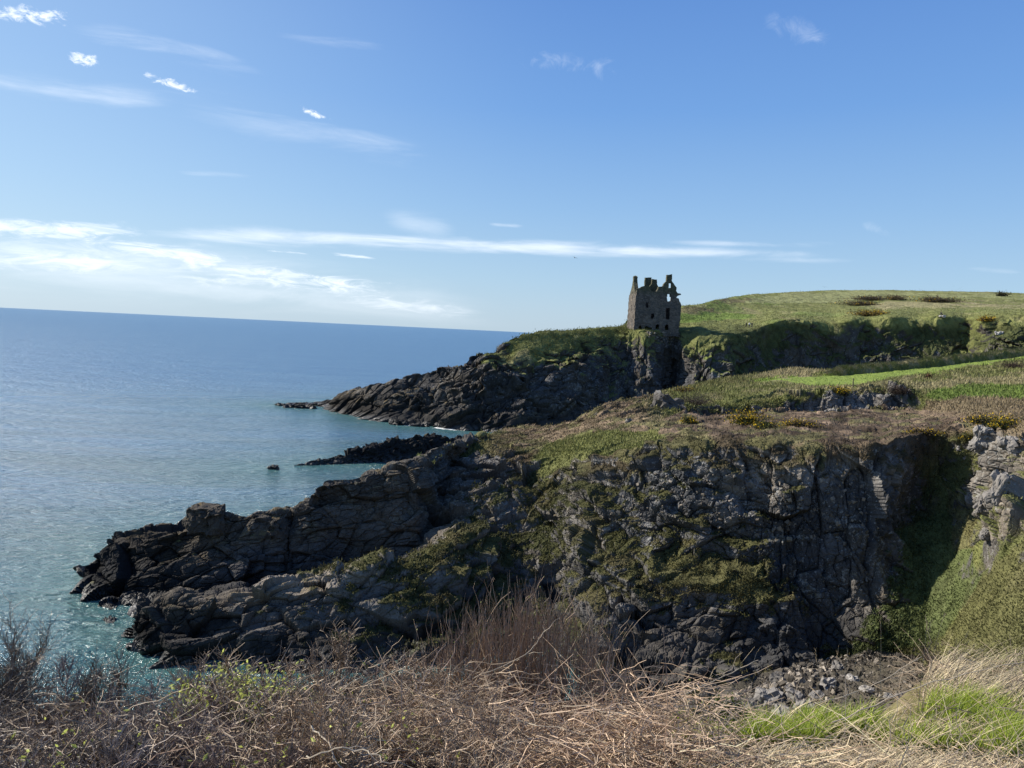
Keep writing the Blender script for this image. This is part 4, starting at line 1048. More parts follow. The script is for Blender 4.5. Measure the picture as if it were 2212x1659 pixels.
# ---- bare shrubs along the left and middle of the bank
def bare_shrub(px, top_py, dist, width, seed, label, nst=26, ntw=1500, upright=0.55, col=(0.115, 0.085, 0.068), buds=None, depth=0.9, tall=1.0):
    rng = np.random.default_rng(seed)
    p = at(px, top_py, dist)
    base = np.array([p[0], dist, float(gz(np.array([p[0]]), np.array([dist]))[0]) - 0.1])
    h = max(0.5, p[2] - base[2]) * tall
    n = nst; hs = min(h, 1.05)
    st = base + np.stack([rng.uniform(-width, width, n) * .75, rng.uniform(-depth, depth, n) * .6, np.zeros(n)], 1)
    st[:, 2] = gz(st[:, 0], st[:, 1]) - 0.05
    st[:, 2] = np.maximum(st[:, 2], base[2] - 0.8)
    d = np.stack([rng.normal(size=n) * .45, rng.normal(size=n) * .35, np.ones(n)], 1)
    hh = np.maximum(p[2] - st[:, 2], 0.4)
    A1 = strands(st, d, hh * rng.uniform(.46, .74, n), 8, 0.22, 0.035, rng=rng)
    A2 = children(A1, n * 9, .25, .20 * hs, .40 * hs, .55, upright * .6, 6, .22, .045, rng)
    ntw = int(ntw * 2.3)
    A3 = children(A2, ntw, .15, .10 * hs, .26 * hs, .55, upright, 5, .25, .05, rng)
    A4 = children(np.concatenate([A3]), int(ntw * 1.3), .1, .05 * hs, .14 * hs, .7, upright * .8, 4, .25, .06, rng)
    B_ = Bundle()
    B_.strands(A1, rng.uniform(.008, .014, len(A1)), .004, np.array(col) * 1.4, .25, rng, 4)
    B_.strands(A2, .0055, .0025, np.array(col) * 1.5, .3, rng); B_.strands(A3, .0032, .0016, np.array(col) * 1.9, .4, rng); B_.strands(A4, .0022, .0012, np.array(col) * 2.1, .4, rng)
    o = B_.build('bare_shrub', M_TWIG, None, base); o.location = base
    tag(o, label, 'shrub', 'bare shrubs on the bank')
    if buds:
        Lb = Bundle()
        for (bx, by, r, k) in buds:
            tips = A4[:, -1]; X_, Y_ = proj(tips)
            w_ = np.exp(-((X_ - bx) ** 2 + (Y_ - by) ** 2) / r ** 2); w_ /= w_.sum()
            i = rng.choice(len(tips), k * 2, p=w_)
            V, F, C = leaves(tips[i] + rng.normal(size=(k * 2, 3)) * .02, 0.019, (0.46, 0.50, 0.12), rng); Lb.add(V, F, C)
        lo = Lb.build('leaves', M_LEAF, o, base)
    return o
SHR = [
 (20, 1455, 6.0, 1.0, 801, 'tall dark bare shrub at the end of the bank beside open water, densest and darkest', 30, 1900, .75, (0.082, 0.066, 0.050), None),
 (225, 1530, 5.6, .8, 802, 'thin grey bare shrub with spiky twigs against the sea, next to the dark tall one', 20, 1300, .65, (0.10, 0.078, 0.066), [(180, 1540, 60, 40)]),
 (395, 1520, 5.4, .8, 803, 'open bare shrub with forked grey branches and water glinting through it', 22, 1300, .5, (0.11, 0.082, 0.068), [(380, 1485, 40, 90), (350, 1580, 50, 50)]),
 (560, 1455, 6.0, 1.0, 804, 'bare shrub with the largest clusters of yellow green buds', 26, 1800, .55, (0.125, 0.095, 0.066), [(530, 1488, 34, 260), (460, 1465, 40, 90), (520, 1580, 45, 160), (600, 1460, 40, 70)]),
 (760, 1475, 6.1, .9, 805, 'purplish brown bare shrub in front of the dark rock spur with few buds', 24, 1700, .6, (0.14, 0.104, 0.072), [(700, 1480, 60, 70), (780, 1520, 60, 50)]),
 (920, 1450, 6.3, .9, 806, 'brown bare shrub leaning against the upright reddish shoots', 24, 1600, .7, (0.15, 0.11, 0.074), [(890, 1540, 40, 60)]),
]
for a in SHR: bare_shrub(*a)
# low second row filling the front of the bank
SHR2 = [(140, 1560, 4.5, .9, 811, 'low tangled grey shrub in the front corner below the tall dark shrub', (0.10, 0.082, 0.068)), (520, 1590, 4.3, .9, 812, 'low tangled bare shrub in front of the budding one', (0.12, 0.09, 0.072)), (830, 1570, 4.4, .9, 813, 'low reddish bare shrub among pale broken stems', (0.16, 0.118, 0.078))]
for px, tp, d, w, sd_, lb, cl in SHR2: bare_shrub(px, tp, d, w, sd_, lb, 18, 1500, .35, cl, [(px, tp + 40, 120, 60)], .6)

# ---- clump of tall upright reddish shoots in the middle
rng = np.random.default_rng(821)
B_ = Bundle(); lines_ = []
for i in range(900):
    px = rng.normal(1130, 95) if i < 430 else rng.uniform(860, 1370)
    px = float(np.clip(px, 820, 1400))
    if i > 840: px = rng.uniform(1400, 1520)
    env = 1285 + (0.0024 if px < 1130 else 0.0016) * (px - 1130) ** 2
    if px > 1400: env = 1470
    top = env + abs(rng.normal(0, 55)) + rng.uniform(0, 40)
    dist = rng.uniform(6.5, 7.6)
    p = at(px, top, dist)
    bx = p[0] * 0.93 + 0.07 * 0.1 + rng.normal(0, .12); by = dist - rng.uniform(0, .3)
    bz = float(gz(np.array([bx]), np.array([by]))[0]) - .05
    b0 = np.array([bx, by, bz])
    d = p - b0; L = np.linalg.norm(d)
    lines_.append((b0, d, L))
b0 = np.array([l[0] for l in lines_]); d = np.array([l[1] for l in lines_]); L = np.array([l[2] for l in lines_])
S1 = strands(b0, d, L, 9, .035, .008, rng=rng)
B_.strands(S1, rng.uniform(.0045, .007, len(S1)), .0014, (0.27, 0.19, 0.125), .3, rng)
S2 = children(S1, 1500, .3, .15, .5, .28, .7, 5, .12, .03, rng)
B_.strands(S2, .0028, .0012, (0.29, 0.21, 0.14), .3, rng)
S3 = strands(np.stack([rng.uniform(-.6, 1.1, 26), rng.uniform(6.3, 7.2, 26), np.zeros(26)], 1) + np.array([0, 0, 22.2]), np.stack([rng.normal(.6, .6, 26), rng.normal(0, .3, 26), rng.uniform(.4, 1.2, 26)], 1), rng.uniform(.5, 1.1, 26), 7, .3, .03, rng=rng)
B_.strands(S3, .006, .003, (0.34, 0.27, 0.19), .2, rng)
org = np.array([0.15, 7.0, 22.0])
o = B_.build('upright_shoots', M_TWIG, None, org); o.location = org
tag(o, 'tall thicket of thin upright reddish bare shoots standing highest in the middle', 'shrub')
Lb = Bundle(); tips = S2[:, -1]; i = rng.choice(len(tips), 160); V, F, C = leaves(tips[i], .011, (0.34, 0.36, 0.11), rng); Lb.add(V, F, C)
Lb.build('leaves', M_LEAF, o, org)

# ---- dead undergrowth: matted broken stems
rng = np.random.default_rng(831)
B_ = Bundle()
def place(n, px0, px1, d0, d1, h0, h1):
    px = rng.uniform(px0, px1, n); dist = rng.uniform(d0, d1, n)
    r_ = ray(px, 1500 + 0 * px); x = r_[:, 0] / r_[:, 1] * dist
    z = gz(x, dist) + rng.uniform(h0, h1, n) * rng.random(n)
    return np.stack([x, dist, z], 1)
def lying(n):
    a = rng.uniform(0, 2 * math.pi, n)
    return np.stack([np.cos(a), np.sin(a) * .6, rng.normal(0, .28, n)], 1)
for (n, x0, x1, d0, d1, h0, h1, l0, l1, ra, cl, dr) in (
    (12000, -250, 1100, 4.3, 6.8, .05, .75, .12, .38, .0030, (0.33, 0.25, 0.17), .15),
    (5600, 700, 1560, 4.3, 6.5, .02, .55, .15, .5, .0033, (0.48, 0.355, 0.245), .25),
    (2000, 1350, 2300, 4.2, 5.3, .02, .16, .2, .6, .003, (0.52, 0.41, 0.28), .3),
    (1600, -150, 1600, 4.0, 5.4, .02, .40, .2, .7, .004, (0.30, 0.20, 0.13), .2),
    (1100, 1960, 2350, 5.6, 7.4, .02, .35, .2, .5, .003, (0.36, 0.28, 0.20), .2)):
    st = place(n, x0, x1, d0, d1, h0, h1)
    B_.strands(strands(st, lying(n), rng.uniform(l0, l1, n), 6, .35, .03, dr, rng=rng), rng.uniform(.6, 1.3, n) * ra, ra * .5, cl, .35, rng)
o = B_.build('dead_undergrowth', M_DRY); tag(o, 'matted dead brown and straw coloured stems covering the bank', 'undergrowth', kind='stuff')

# ---- long pale broken stems that stand out
def pale_stem(pts, r, label):
    L = pchip(np.arange(len(pts)), np.array([at(*p) for p in pts]), np.linspace(0, len(pts) - 1, 14))
    L = L + RNG.normal(size=L.shape) * .006
    B_ = Bundle(); B_.strands(L[None], np.array([r]), r * .55, (0.50, 0.42, 0.31), .05, RNG, 5)
    kids = children(L[None], 5, .3, .08, .25, .6, .1, 5, .2, .04, RNG)
    B_.strands(kids, r * .5, r * .25, (0.46, 0.38, 0.28), .1, RNG)
    o = B_.build('dead_stem', M_DRY, None, L[0]); o.location = L[0]; tag(o, label, 'dead stem', 'pale dead stems on the bank')
pale_stem([(672, 1572, 4.2), (705, 1600, 4.1), (735, 1650, 4.0), (770, 1690, 3.9)], .0055, 'thick pale dead stem slanting down beside the low reddish shrub')
pale_stem([(775, 1510, 5.2), (800, 1560, 5.1), (850, 1620, 4.9)], .0055, 'straight pale dead stem pointing up out of the undergrowth')
pale_stem([(660, 1640, 3.9), (760, 1615, 3.9), (840, 1650, 3.8)], .005, 'pale dead stem lying bent near the bottom edge')
pale_stem([(1480, 1500, 5.8), (1560, 1462, 6.0), (1640, 1425, 6.1)], .005, 'pale dead stem sticking up towards the dark gully')
pale_stem([(1120, 1560, 4.8), (1260, 1585, 4.7), (1380, 1650, 4.5)], .0042, 'long arched pale stem in the straw heap below the upright shoots')
pale_stem([(1020, 1465, 6.1), (1140, 1410, 6.2), (1180, 1360, 6.3)], .0042, 'pale leaning stem crossing in front of the upright shoots')
pale_stem([(1800, 1560, 5.0), (2000, 1480, 5.2), (2240, 1420, 5.3)], .0042, 'long pale arching stem over the green grass')
pale_stem([(1760, 1520, 5.6), (1860, 1490, 5.7), (1990, 1420, 5.9)], .0038, 'pale stem reaching over towards the small dark bush')

# ---- grass on the bank
rng = np.random.default_rng(841)
def blades(st, hgt, wid, lean, col, var=.25, K=4, curve=.35):
    n = len(st)
    a = rng.uniform(0, 2 * math.pi, n); side = np.stack([np.cos(a), np.sin(a), np.zeros(n)], 1)
    ld = np.stack([rng.normal(lean, .25, n), rng.normal(0, .2, n), np.zeros(n)], 1)
    t = np.linspace(0, 1, K)
    C = st[:, None] + hgt[:, None, None] * (np.array([0, 0, 1.0])[None, None] * (t - .15 * t * t)[None, :, None] + ld[:, None] * (t ** (1 + curve * 2))[None, :, None])
    w = wid[:, None, None] * (1 - t ** 1.5)[None, :, None] * .5 + .0004
    V = np.stack([C - side[:, None] * w, C + side[:, None] * w], 2)
    idx = np.arange(n * K * 2).reshape(n, K, 2)
    F = np.stack([idx[:, :-1, 0], idx[:, :-1, 1], idx[:, 1:, 1], idx[:, 1:, 0]], -1).reshape(-1, 4)
    c = np.array(col)[None] * (1 + var * rng.normal(size=(n, 1)) * np.array([[1.1, 1, .8]]))
    return V.reshape(-1, 3), F, np.repeat(np.clip(c, .005, .8), K * 2, 0)
G_ = Bundle()
for (n, x0, x1, d0, d1, hh) in ((3200, 1450, 1660, 5.0, 5.8, .22), (6500, 1600, 1900, 5.0, 5.9, .28), (8500, 1830, 2260, 5.2, 6.5, .33), (1800, 2130, 2350, 5.4, 6.4, .30)):
    st = place(n, x0, x1, d0, d1, 0, .02)
    keep = fbm(st, .45, 3, 851) + .25 * fbm(st, 1.0, 2, 852) > -.02
    st = st[keep]; n = len(st)
    V, F, C = blades(st, hh * rng.uniform(.5, 1.15, n), rng.uniform(.006, .011, n), .22, (0.28, 0.345, 0.045), .30); G_.add(V, F, C)
o = G_.build('green_grass', M_LEAF); tag(o, 'bright yellow green spring grass growing through the dead stems', 'grass', kind='stuff')
D_ = Bundle()
for (n, x0, x1, d0, d1, hh) in ((1500, 1450, 2350, 4.2, 4.9, .13), (1300, 1990, 2350, 6.3, 7.4, .30), (420, 1500, 2300, 5.0, 5.9, .30)):
    st = place(n, x0, x1, d0, d1, 0, .05)
    V, F, C = blades(st, hh * rng.uniform(.5, 1.4, n), rng.uniform(.003, .006, n), .75, (0.50, 0.42, 0.27), .22, 6, .6); D_.add(V, F, C)
o = D_.build('dry_grass', M_DRY); tag(o, 'bleached dry grass bent over on the bank', 'grass', kind='stuff')

def stalks(items, label):
    L = []
    for (bx, by, bd, tx, ty, td) in items:
        a, b = at(bx, by, bd), at(tx, ty, td)
        t = np.linspace(0, 1, 9)[:, None]
        m = a + (b - a) * t; m[:, 2] += .10 * np.linalg.norm(b - a) * (np.sin(t[:, 0] * math.pi)); L.append(m)
    L = np.array(L); B_ = Bundle(); B_.strands(L, .0028, .0012, (0.45, 0.36, 0.23), .15, RNG)
    o = B_.build('grass_stalk', M_DRY, None, L[0][0]); o.location = L[0][0]
    for m in L:
        heads = Bundle(); d = m[-1] - m[-3]; k = 10
        st = m[-3] + d * RNG.random((k, 1)); V, F, per = tubes(strands(st, np.tile(d, (k, 1)) + RNG.normal(size=(k, 3)) * .02, np.full(k, .035), 3, .1, .02), .0016, .0005)
        heads.add(V, F, np.tile(np.array([[.40, .31, .19]]), (len(V), 1)))
        heads.build('seed_head', M_DRY, o, L[0][0])
    tag(o, label, 'grass stalks', 'tall dry grass stalks above the bank')
stalks([(1770 + i * 14, 1560, 6.4, 1760 + i * 22 + RNG.uniform(-8, 8), 1395 + RNG.uniform(-15, 40), 6.5) for i in range(6)], 'tuft of several tall dry stalks curving over the stony gully floor')
stalks([(1900, 1560, 6.2, 1902, 1330, 6.3), (1906, 1560, 6.2, 1898, 1420, 6.3)], 'pair of thin straight dry stalks standing alone beside the tuft')
stalks([(1985, 1560, 6.0, 2040, 1325, 6.1), (1980, 1560, 6.0, 2004, 1340, 6.1)], 'two tallest leaning dry stalks with feathery tips against the shaded slope')
stalks([(1520, 1600, 5.6, 1528, 1490, 5.7), (1490, 1590, 5.6, 1545, 1440, 5.7), (1476, 1600, 5.6, 1470, 1520, 5.7)], 'few dry stalks in front of the black foot of the cliff')

# ---- small leafy shrubs at the edge of the bank
def edge_shrub(name, px, py, dist, w, h, seed, label, tw, lf, lcol, tcol):
    rng2 = np.random.default_rng(seed)
    p = at(px, py, dist); p[2] = min(p[2], float(gz(p[:1], p[1:2])[0]) + .15)
    n = 40
    a = rng2.uniform(0, 2 * math.pi, n)
    d = np.stack([np.cos(a) * .8, np.sin(a) * .6, rng2.uniform(.4, 1.3, n)], 1)
    A1 = strands(p + np.zeros((n, 3)), d * np.array([w / h, 1, 1]), h * rng2.uniform(.6, 1.0, n), 6, .2, .04, rng=rng2)
    A2 = children(A1, tw, .2, .2 * h, .45 * h, .6, .3, 4, .2, .05, rng2)
    B_ = Bundle(); B_.strands(A1, .006, .003, tcol, .2, rng2); B_.strands(A2, .0032, .0014, tcol, .3, rng2)
    o = B_.build(name, M_TWIG, None, p); o.location = p; tag(o, label, 'shrub')
    if lf:
        Lb = Bundle(); t = A2[:, -1][rng2.integers(0, tw, lf)] + rng2.normal(size=(lf, 3)) * .03
        V, F, C = leaves(t, .022, lcol, rng2, .35); Lb.add(V, F, C); Lb.build('leaves', M_LEAF, o, p)
edge_shrub('dark_bush', 2052, 1500, 8.2, .35, .42, 861, 'small rounded dark brown bush at the rim of the bank above the stones', 900, 500, (0.05, 0.035, 0.025), (0.06, 0.04, 0.032))
edge_shrub('leafy_bush', 1565, 1585, 5.6, .26, .22, 862, 'small dark green leafy bush at the corner between cliff shadow and grass', 500, 900, (0.07, 0.085, 0.022), (0.08, 0.06, 0.04))
print('foreground', round(time.time() - T0, 1))
# ------------------------------------------------------------------ things standing on the land
LP = {k: (LAND[k][0],) + proj(LAND[k][0]) for k in ('A', 'B')}
def land_at(px, py, key):
    q, X_, Y_ = LP[key]
    m = np.abs(X_ - px) + np.abs(Y_ - py)
    i = np.flatnonzero(m < 6)
    if len(i) == 0: i = np.array([m.argmin()])
    return q[i[q[i, 1].argmin()]].copy()

# ---- short blades of grass all over the near coast, so the turf has a rough nap
rng = np.random.default_rng(901)
q, X_, Y_ = LP['B']; sB = LAND['B'][1]
nrm = grid_normals(q.reshape(sB[0], sB[1], 3)).reshape(-1, 3)
face_cam = ((EYE - q) * nrm).sum(1) > 0
vegB = LAND['B'][2]['veg']; tb = np.repeat(tB, sB[1])
pool = np.flatnonzero(face_cam & (vegB > .5) & (X_ > 640) & (X_ < 2300) & (Y_ < 1640))
smf = in_poly(X_, Y_, zones[0][0])[pool]
dist_ = q[pool, 1]
w_ = np.where(smf, 0.15, 1.0) * (1 - 0.7 * np.clip(rim.reshape(-1)[pool], 0, 1))
pick = pool[rng.random(len(pool)) < w_ * 0.45]
n = len(pick)
up_ = nrm[pick] * .45 + np.array([0.18, 0, .8]) + rng.normal(size=(n, 3)) * .38
facey = ledgeB.reshape(-1)[pick]
hh = (0.07 + 0.0012 * q[pick, 1]) * (1 - .45 * np.clip(facey, 0, 1)) * (1 - .45 * sstep(X_[pick], 1880, 2000) * sstep(Y_[pick], 940, 1000)) * rng.uniform(.5, 1.5, n) * np.where(in_poly(X_, Y_, zones[0][0])[pick], .35, 1.0) * (1 - 0.45 * np.clip(rim.reshape(-1)[pick], 0, 1))
bs = q[pick] + rng.normal(size=(n, 3)) * .12
a_ = rng.uniform(0, 2 * math.pi, n); sd = np.stack([np.cos(a_), np.sin(a_), 0 * a_], 1) * (0.030 + .0006 * q[pick, 1])[:, None]
tip = bs + up_ * hh[:, None]
V = np.stack([bs - sd - nrm[pick] * .05, bs + sd - nrm[pick] * .05, tip], 1).reshape(-1, 3)
c = LAND['B'][2]['tint'][pick] * (1.15 + .35 * rng.normal(size=(n, 1)))
o = mesh_np('grass', V, np.arange(3 * n).reshape(n, 3), False, dict(tint=np.repeat(np.clip(c, .004, .6), 3, 0)), plant_material('turf_blades', .3, .15, .7))
tag(o, 'rough grass and heather growing over the near headland', 'grass', kind='stuff')
print('blades', n, round(time.time() - T0, 1))

qA, XA, YA = LP['A']; sA = LAND['A'][1]
nA = grid_normals(qA.reshape(sA[0], sA[1], 3)).reshape(-1, 3)
pool = np.flatnonzero((((EYE - qA) * nA).sum(1) > 0) & (LAND['A'][2]['veg'] > .5) & (XA > 1000) & (XA < 2300))
pick = pool[rng.random(len(pool)) < .22]; n = len(pick)
hh = (.10 + .0004 * qA[pick, 1]) * rng.uniform(.4, 1.5, n) * (1 - .5 * sstep(qA[pick, 1], 270, 340))
bs = qA[pick] + rng.normal(size=(n, 3)) * .3
sd = np.tile(np.array([[.10, 0, 0]]), (n, 1)); tip = bs + (nA[pick] * .4 + np.array([.2, 0, .8]) + rng.normal(size=(n, 3)) * .4) * hh[:, None]
V = np.stack([bs - sd - nA[pick] * .1, bs + sd - nA[pick] * .1, tip], 1).reshape(-1, 3)
c = LAND['A'][2]['tint'][pick] * (1.12 + .2 * rng.normal(size=(n, 1)))
o = mesh_np('grass', V, np.arange(3 * n).reshape(n, 3), False, dict(tint=np.repeat(np.clip(c, .004, .6), 3, 0)), bpy.data.materials['turf_blades'])
tag(o, 'rough grass on the far hill and castle headland', 'grass', kind='stuff')

# ---- gorse and other bushes on the land
M_GORSE = plant_material('gorse', .15, .15, .7)
def bush(name, px, py, key, w, d, h, seed, label, col, flower=None, nl=1500, group=None, size=.10, cat='bush'):
    rng = np.random.default_rng(seed)
    p = land_at(px, py, key)
    def cloud(k, lo, topb):
        a = rng.uniform(0, 2 * math.pi, k); ce = rng.random(k) ** .8; se = np.sqrt(1 - ce ** 2)
        r = lo + (1 - lo) * rng.random(k)
        lump = 1 + .35 * np.sin(a * 3 + seed) * se + .25 * np.sin(a * 5 + 2 * seed) + .2 * rng.normal(size=k)
        P_ = np.stack([np.cos(a) * se * w, np.sin(a) * se * d, ce * h], 1) * (r * lump)[:, None]
        if topb: P_[:, 2] += .04 * h
        return P_
    B1 = Bundle()
    V, F, C = leaves(cloud(nl, .35, False), size, col, rng, .35); B1.add(V, F, C)
    n2 = 60; st = np.zeros((n2, 3)); a = rng.uniform(0, 6.28, n2)
    L = strands(st, np.stack([np.cos(a) * w, np.sin(a) * d, rng.uniform(.4, 1.2, n2) * h], 1), np.full(n2, max(w, h) * .8), 5, .2, .05, rng=rng)
    B1.strands(L, .02, .01, (.06, .045, .035), .2, rng)
    o = B1.build(name, M_GORSE); o.location = p - np.array([0, 0, .1]); tag(o, label, cat, group)
    if flower:
        B2 = Bundle(); pts = cloud(flower, .85, True)
        V, F, C = leaves(pts, size * .8, (0.50, 0.33, 0.012), rng, .25); B2.add(V, F, C)
        f = B2.build('blossom', M_GORSE, o)
    return o
GG = (0.050, 0.058, 0.018)
G1 = 'gorse bushes on the slopes'
bush('gorse_bush', 1612, 912, 'B', 2.2, 1.2, 1.3, 1, 'brightest yellow gorse bush below the small crag, in front of pale rocks', GG, 900, 2200, G1)
bush('gorse_bush', 1655, 920, 'B', 1.6, 1.0, .8, 2, 'low dark gorse bush with few flowers joined to the brightest yellow one', GG, 160, 1300, G1)
bush('gorse_bush', 1725, 915, 'B', 2.0, 1.0, .7, 3, 'sparse low gorse with scattered flowers between brown heather cushions', (0.09, .07, .035), 260, 1400, G1)
bush('gorse_bush', 1488, 907, 'B', 1.0, .7, .6, 4, 'tiny yellow gorse bush beside the pointed outcrop on the ridge', GG, 200, 700, G1)
bush('gorse_bush', 1480, 842, 'B', 2.0, 1.0, .9, 5, 'small yellow tipped gorse on the skyline of the near ridge over the dark cleft', (0.07, .055, .03), 300, 1300, G1)
bush('gorse_bush', 1818, 850, 'B', 1.5, .9, .9, 6, 'yellow gorse hanging over the top of the small crag', GG, 420, 1100, G1)
bush('gorse_bush', 2165, 918, 'B', 1.8, 1.0, .9, 7, 'wide yellow gorse above the pale sunlit crag', GG, 620, 1700, G1, .085)
bush('gorse_bush', 2110, 913, 'B', 1.1, .7, .7, 8, 'dull gorse with thin flowers beside the wide yellow one', (0.06, .055, .025), 160, 1000, G1, .085)
bush('gorse_bush', 2085, 948, 'B', .9, .7, .7, 9, 'round green gorse on the lip just above the white stones', (0.06, .062, .02), 60, 900, G1, .08)
bush('gorse_bush', 2000, 932, 'B', 1.6, .6, .5, 10, 'thin line of yellow gorse along the shaded cliff lip', (0.07, .055, .03), 300, 900, G1, .08)
bush('gorse_bush', 1885, 676, 'A', 7.0, 3.0, 1.8, 11, 'orange brown gorse patch low on the far hill slope', (0.14, 0.10, .035), 260, 2200, G1, .28)
bush('gorse_bush', 1860, 654, 'A', 9.0, 4, 2.2, 12, 'dark gorse patch with orange ends high on the far hill', (0.075, 0.062, .035), 140, 2200, G1, .32)
bush('gorse_bush', 1880, 643, 'A', 9.0, 4, 2.0, 13, 'long dark brown gorse patch just below the far ploughed skyline', (0.08, 0.064, .045), 40, 2200, G1, .34)
bush('gorse_bush', 1935, 643, 'A', 6.0, 4, 2.2, 14, 'rounded brown gorse patch on the far hill next to the long one', (0.10, 0.08, .045), 50, 1500, G1, .34)
bush('gorse_bush', 2030, 648, 'A', 12.0, 4, 2.6, 15, 'widest dark gorse patch near the top of the far hill', (0.08, 0.064, .04), 80, 2600, G1, .36)
bush('gorse_bush', 2130, 690, 'A', 3.2, 2, 1.6, 16, 'orange topped gorse on the lip of the far cliff beside the green gully', (0.10, 0.065, .025), 260, 1000, G1, .22)
bush('thorn_bush', 1500, 868, 'B', 3.0, 1.6, 1.7, 17, 'large grey brown leafless bush on the slope below the near ridge', (0.085, 0.068, 0.055), None, 2600, None, .07)
bush('thorn_bush', 1935, 848, 'B', 2.4, 1.3, 1.5, 18, 'dark brown bush crowning the rocks of the small crag', (0.055, 0.04, 0.03), None, 2200, None, .09)
bush('thorn_bush', 2005, 812, 'B', .8, .6, 1.2, 19, 'single reddish brown bush standing by itself on pale turf', (0.085, 0.045, 0.025), None, 600, None, .09)
bush('thorn_bush', 2190, 790, 'B', 3.0, 1.5, 1.4, 20, 'brown bush on the slope under the end of the hedge bank', (0.065, 0.045, 0.035), None, 2000, None, .10)
bush('thorn_bush', 2165, 634.5, 'A', 4.0, 2.0, 2.6, 21, 'tiny dark tree shaped bush on the far skyline', (0.03, 0.03, 0.015), None, 700, None, .35)
bush('heather_bush', 1255, 906, 'B', .9, .7, .6, 22, 'single dark heather clump on the crest against the bay', (0.05, .038, .028), None, 600, None, .06)

# ---- grass bank with hedge running up the edge of the bright field
line = [(1790, 806), (1830, 806), (1880, 800), (1950, 793), (2020, 784), (2090, 776), (2160, 768), (2240, 759), (2330, 750), (2420, 741)]
hp = np.array([land_at(a, b, 'B') for a, b in line]); hp[:, 1] = blur(hp[:, 1][:, None], 1)[:, 0]
hb = pchip(np.arange(len(hp)), hp, np.linspace(0, len(hp) - 1, 420))
t = np.linspace(-1, 1, 26)
tan = np.gradient(hb[:, :2], axis=0); tan /= np.linalg.norm(tan, axis=1, keepdims=True); nr_ = np.stack([-tan[:, 1], tan[:, 0]], 1)
hgt = 1.55 * sstep(np.linspace(0, 420, 420), 0, 40)
P = np.zeros((26, 420, 3)); P[..., :2] = hb[None, :, :2] + nr_[None] * (t[:, None] * 1.5)[..., None]
P[..., 2] = hb[None, :, 2] - .35 + (1 - np.abs(t) ** 2.2)[:, None] * (hgt[None] + .35)
Q = P.reshape(-1, 3); Q = Q + np.array([0, 0, 1.0]) * (.30 * fbm(Q, 2.2, 3, 931) + .12 * fbm(Q, .6, 2, 932))[:, None] + np.array([0, -1., 0]) * (.25 * fbm(Q, 1.5, 3, 933))[:, None]
n = len(Q)
tn = lerp(np.array(GRASS) * .9, STRAW, sstep(fbm(Q, 1.5, 3, 934) + .5 * (np.repeat((1 - np.abs(t)), 420) - .5), -.2, .6) * .8)
hedge = mesh_np('hedge_bank', Q - hb[0], grid_faces(26, 420)[:, ::-1], False, dict(tint=tn, veg=np.ones(n), rtone=np.full(n, .05), warm=np.full(n, .5), lich=np.zeros(n)), M_NEAR)
hedge.location = hb[0]; tag(hedge, 'long grassy bank rising along the far edge of the bright green field', 'hedge')
rng = np.random.default_rng(935); k = 16000; i = rng.integers(0, n, k); hh = rng.uniform(.2, .5, k)
bs = Q[i] + rng.normal(size=(k, 3)) * .1; sd = np.tile(np.array([[.06, 0, 0]]), (k, 1)); tip = bs + (np.array([.25, 0, 1]) + rng.normal(size=(k, 3)) * .4) * hh[:, None]
V = np.stack([bs - sd, bs + sd, tip], 1).reshape(-1, 3) - hb[0]
hg = mesh_np('foliage', V, np.arange(3 * k).reshape(k, 3), False, dict(tint=np.repeat(np.clip(tn[i] * (1.2 + .3 * rng.normal(size=(k, 1))), .004, .5), 3, 0)), M_GORSE, hedge)

# ---- stones: single boulders on the gully floor, and shingle
rng = np.random.default_rng(941)
base_rocks = []
for s_ in range(6):
    P, Fc, tn_ = rock_blob((0, 0, 0), (1, .8, .62), 60 + s_, 3, .5, .20); base_rocks.append((P, Fc))
mats = {}
BO = [(1660, 1510, .95, 'largest pale boulder at the dark edge of the stones', .17), (1690, 1545, .75, 'angular cream boulder under the largest one', .2), (1625, 1530, .8, 'grey boulder half in the cliff shadow', .10), (1740, 1530, .7, 'broad flat pale boulder in the heap', .19),
      (1715, 1500, .55, 'small upright boulder behind the flat pale one', .16), (1790, 1475, .5, 'pale stone at the middle of the shingle fan', .22), (1840, 1462, .42, 'white stone high on the shingle fan', .26), (1600, 1555, .7, 'dark boulder next to the leafy bush', .07),
      (1655, 1575, .7, 'pale boulder just above the green grass', .19), (1765, 1505, .45, 'stone wedged between pale boulders', .14), (1875, 1490, .4, 'light stone lying alone on the brown shingle', .24), (1925, 1505, .45, 'stone near the small dark bush', .18),
      (1680, 1462, .65, 'boulder with moss at the foot of the black cliff', .09), (1740, 1420, .8, 'grey boulder lying in shade under the cliff', .06), (1810, 1440, .5, 'stone at the top of the fan by the tall stalks', .15), (1570, 1570, .6, 'dark square boulder by the cliff foot', .06)]
for i, (px, py, sz, lab, tn_) in enumerate(BO):
    P, Fc = base_rocks[i % 6]; p = land_at(px, py, 'B')
    a = rng.uniform(0, 6.28); Rz = np.array([[math.cos(a), -math.sin(a), 0], [math.sin(a), math.cos(a), 0], [0, 0, 1]])
    o = rock_thing('boulder', (P * np.array([1, 1, rng.uniform(.7, 1.2)])) @ Rz.T * sz + p + np.array([0, 0, .15 * sz]), Fc, M_NEAR, tn_, lab, 'boulder', 'boulders on the gully floor', .5, .5)
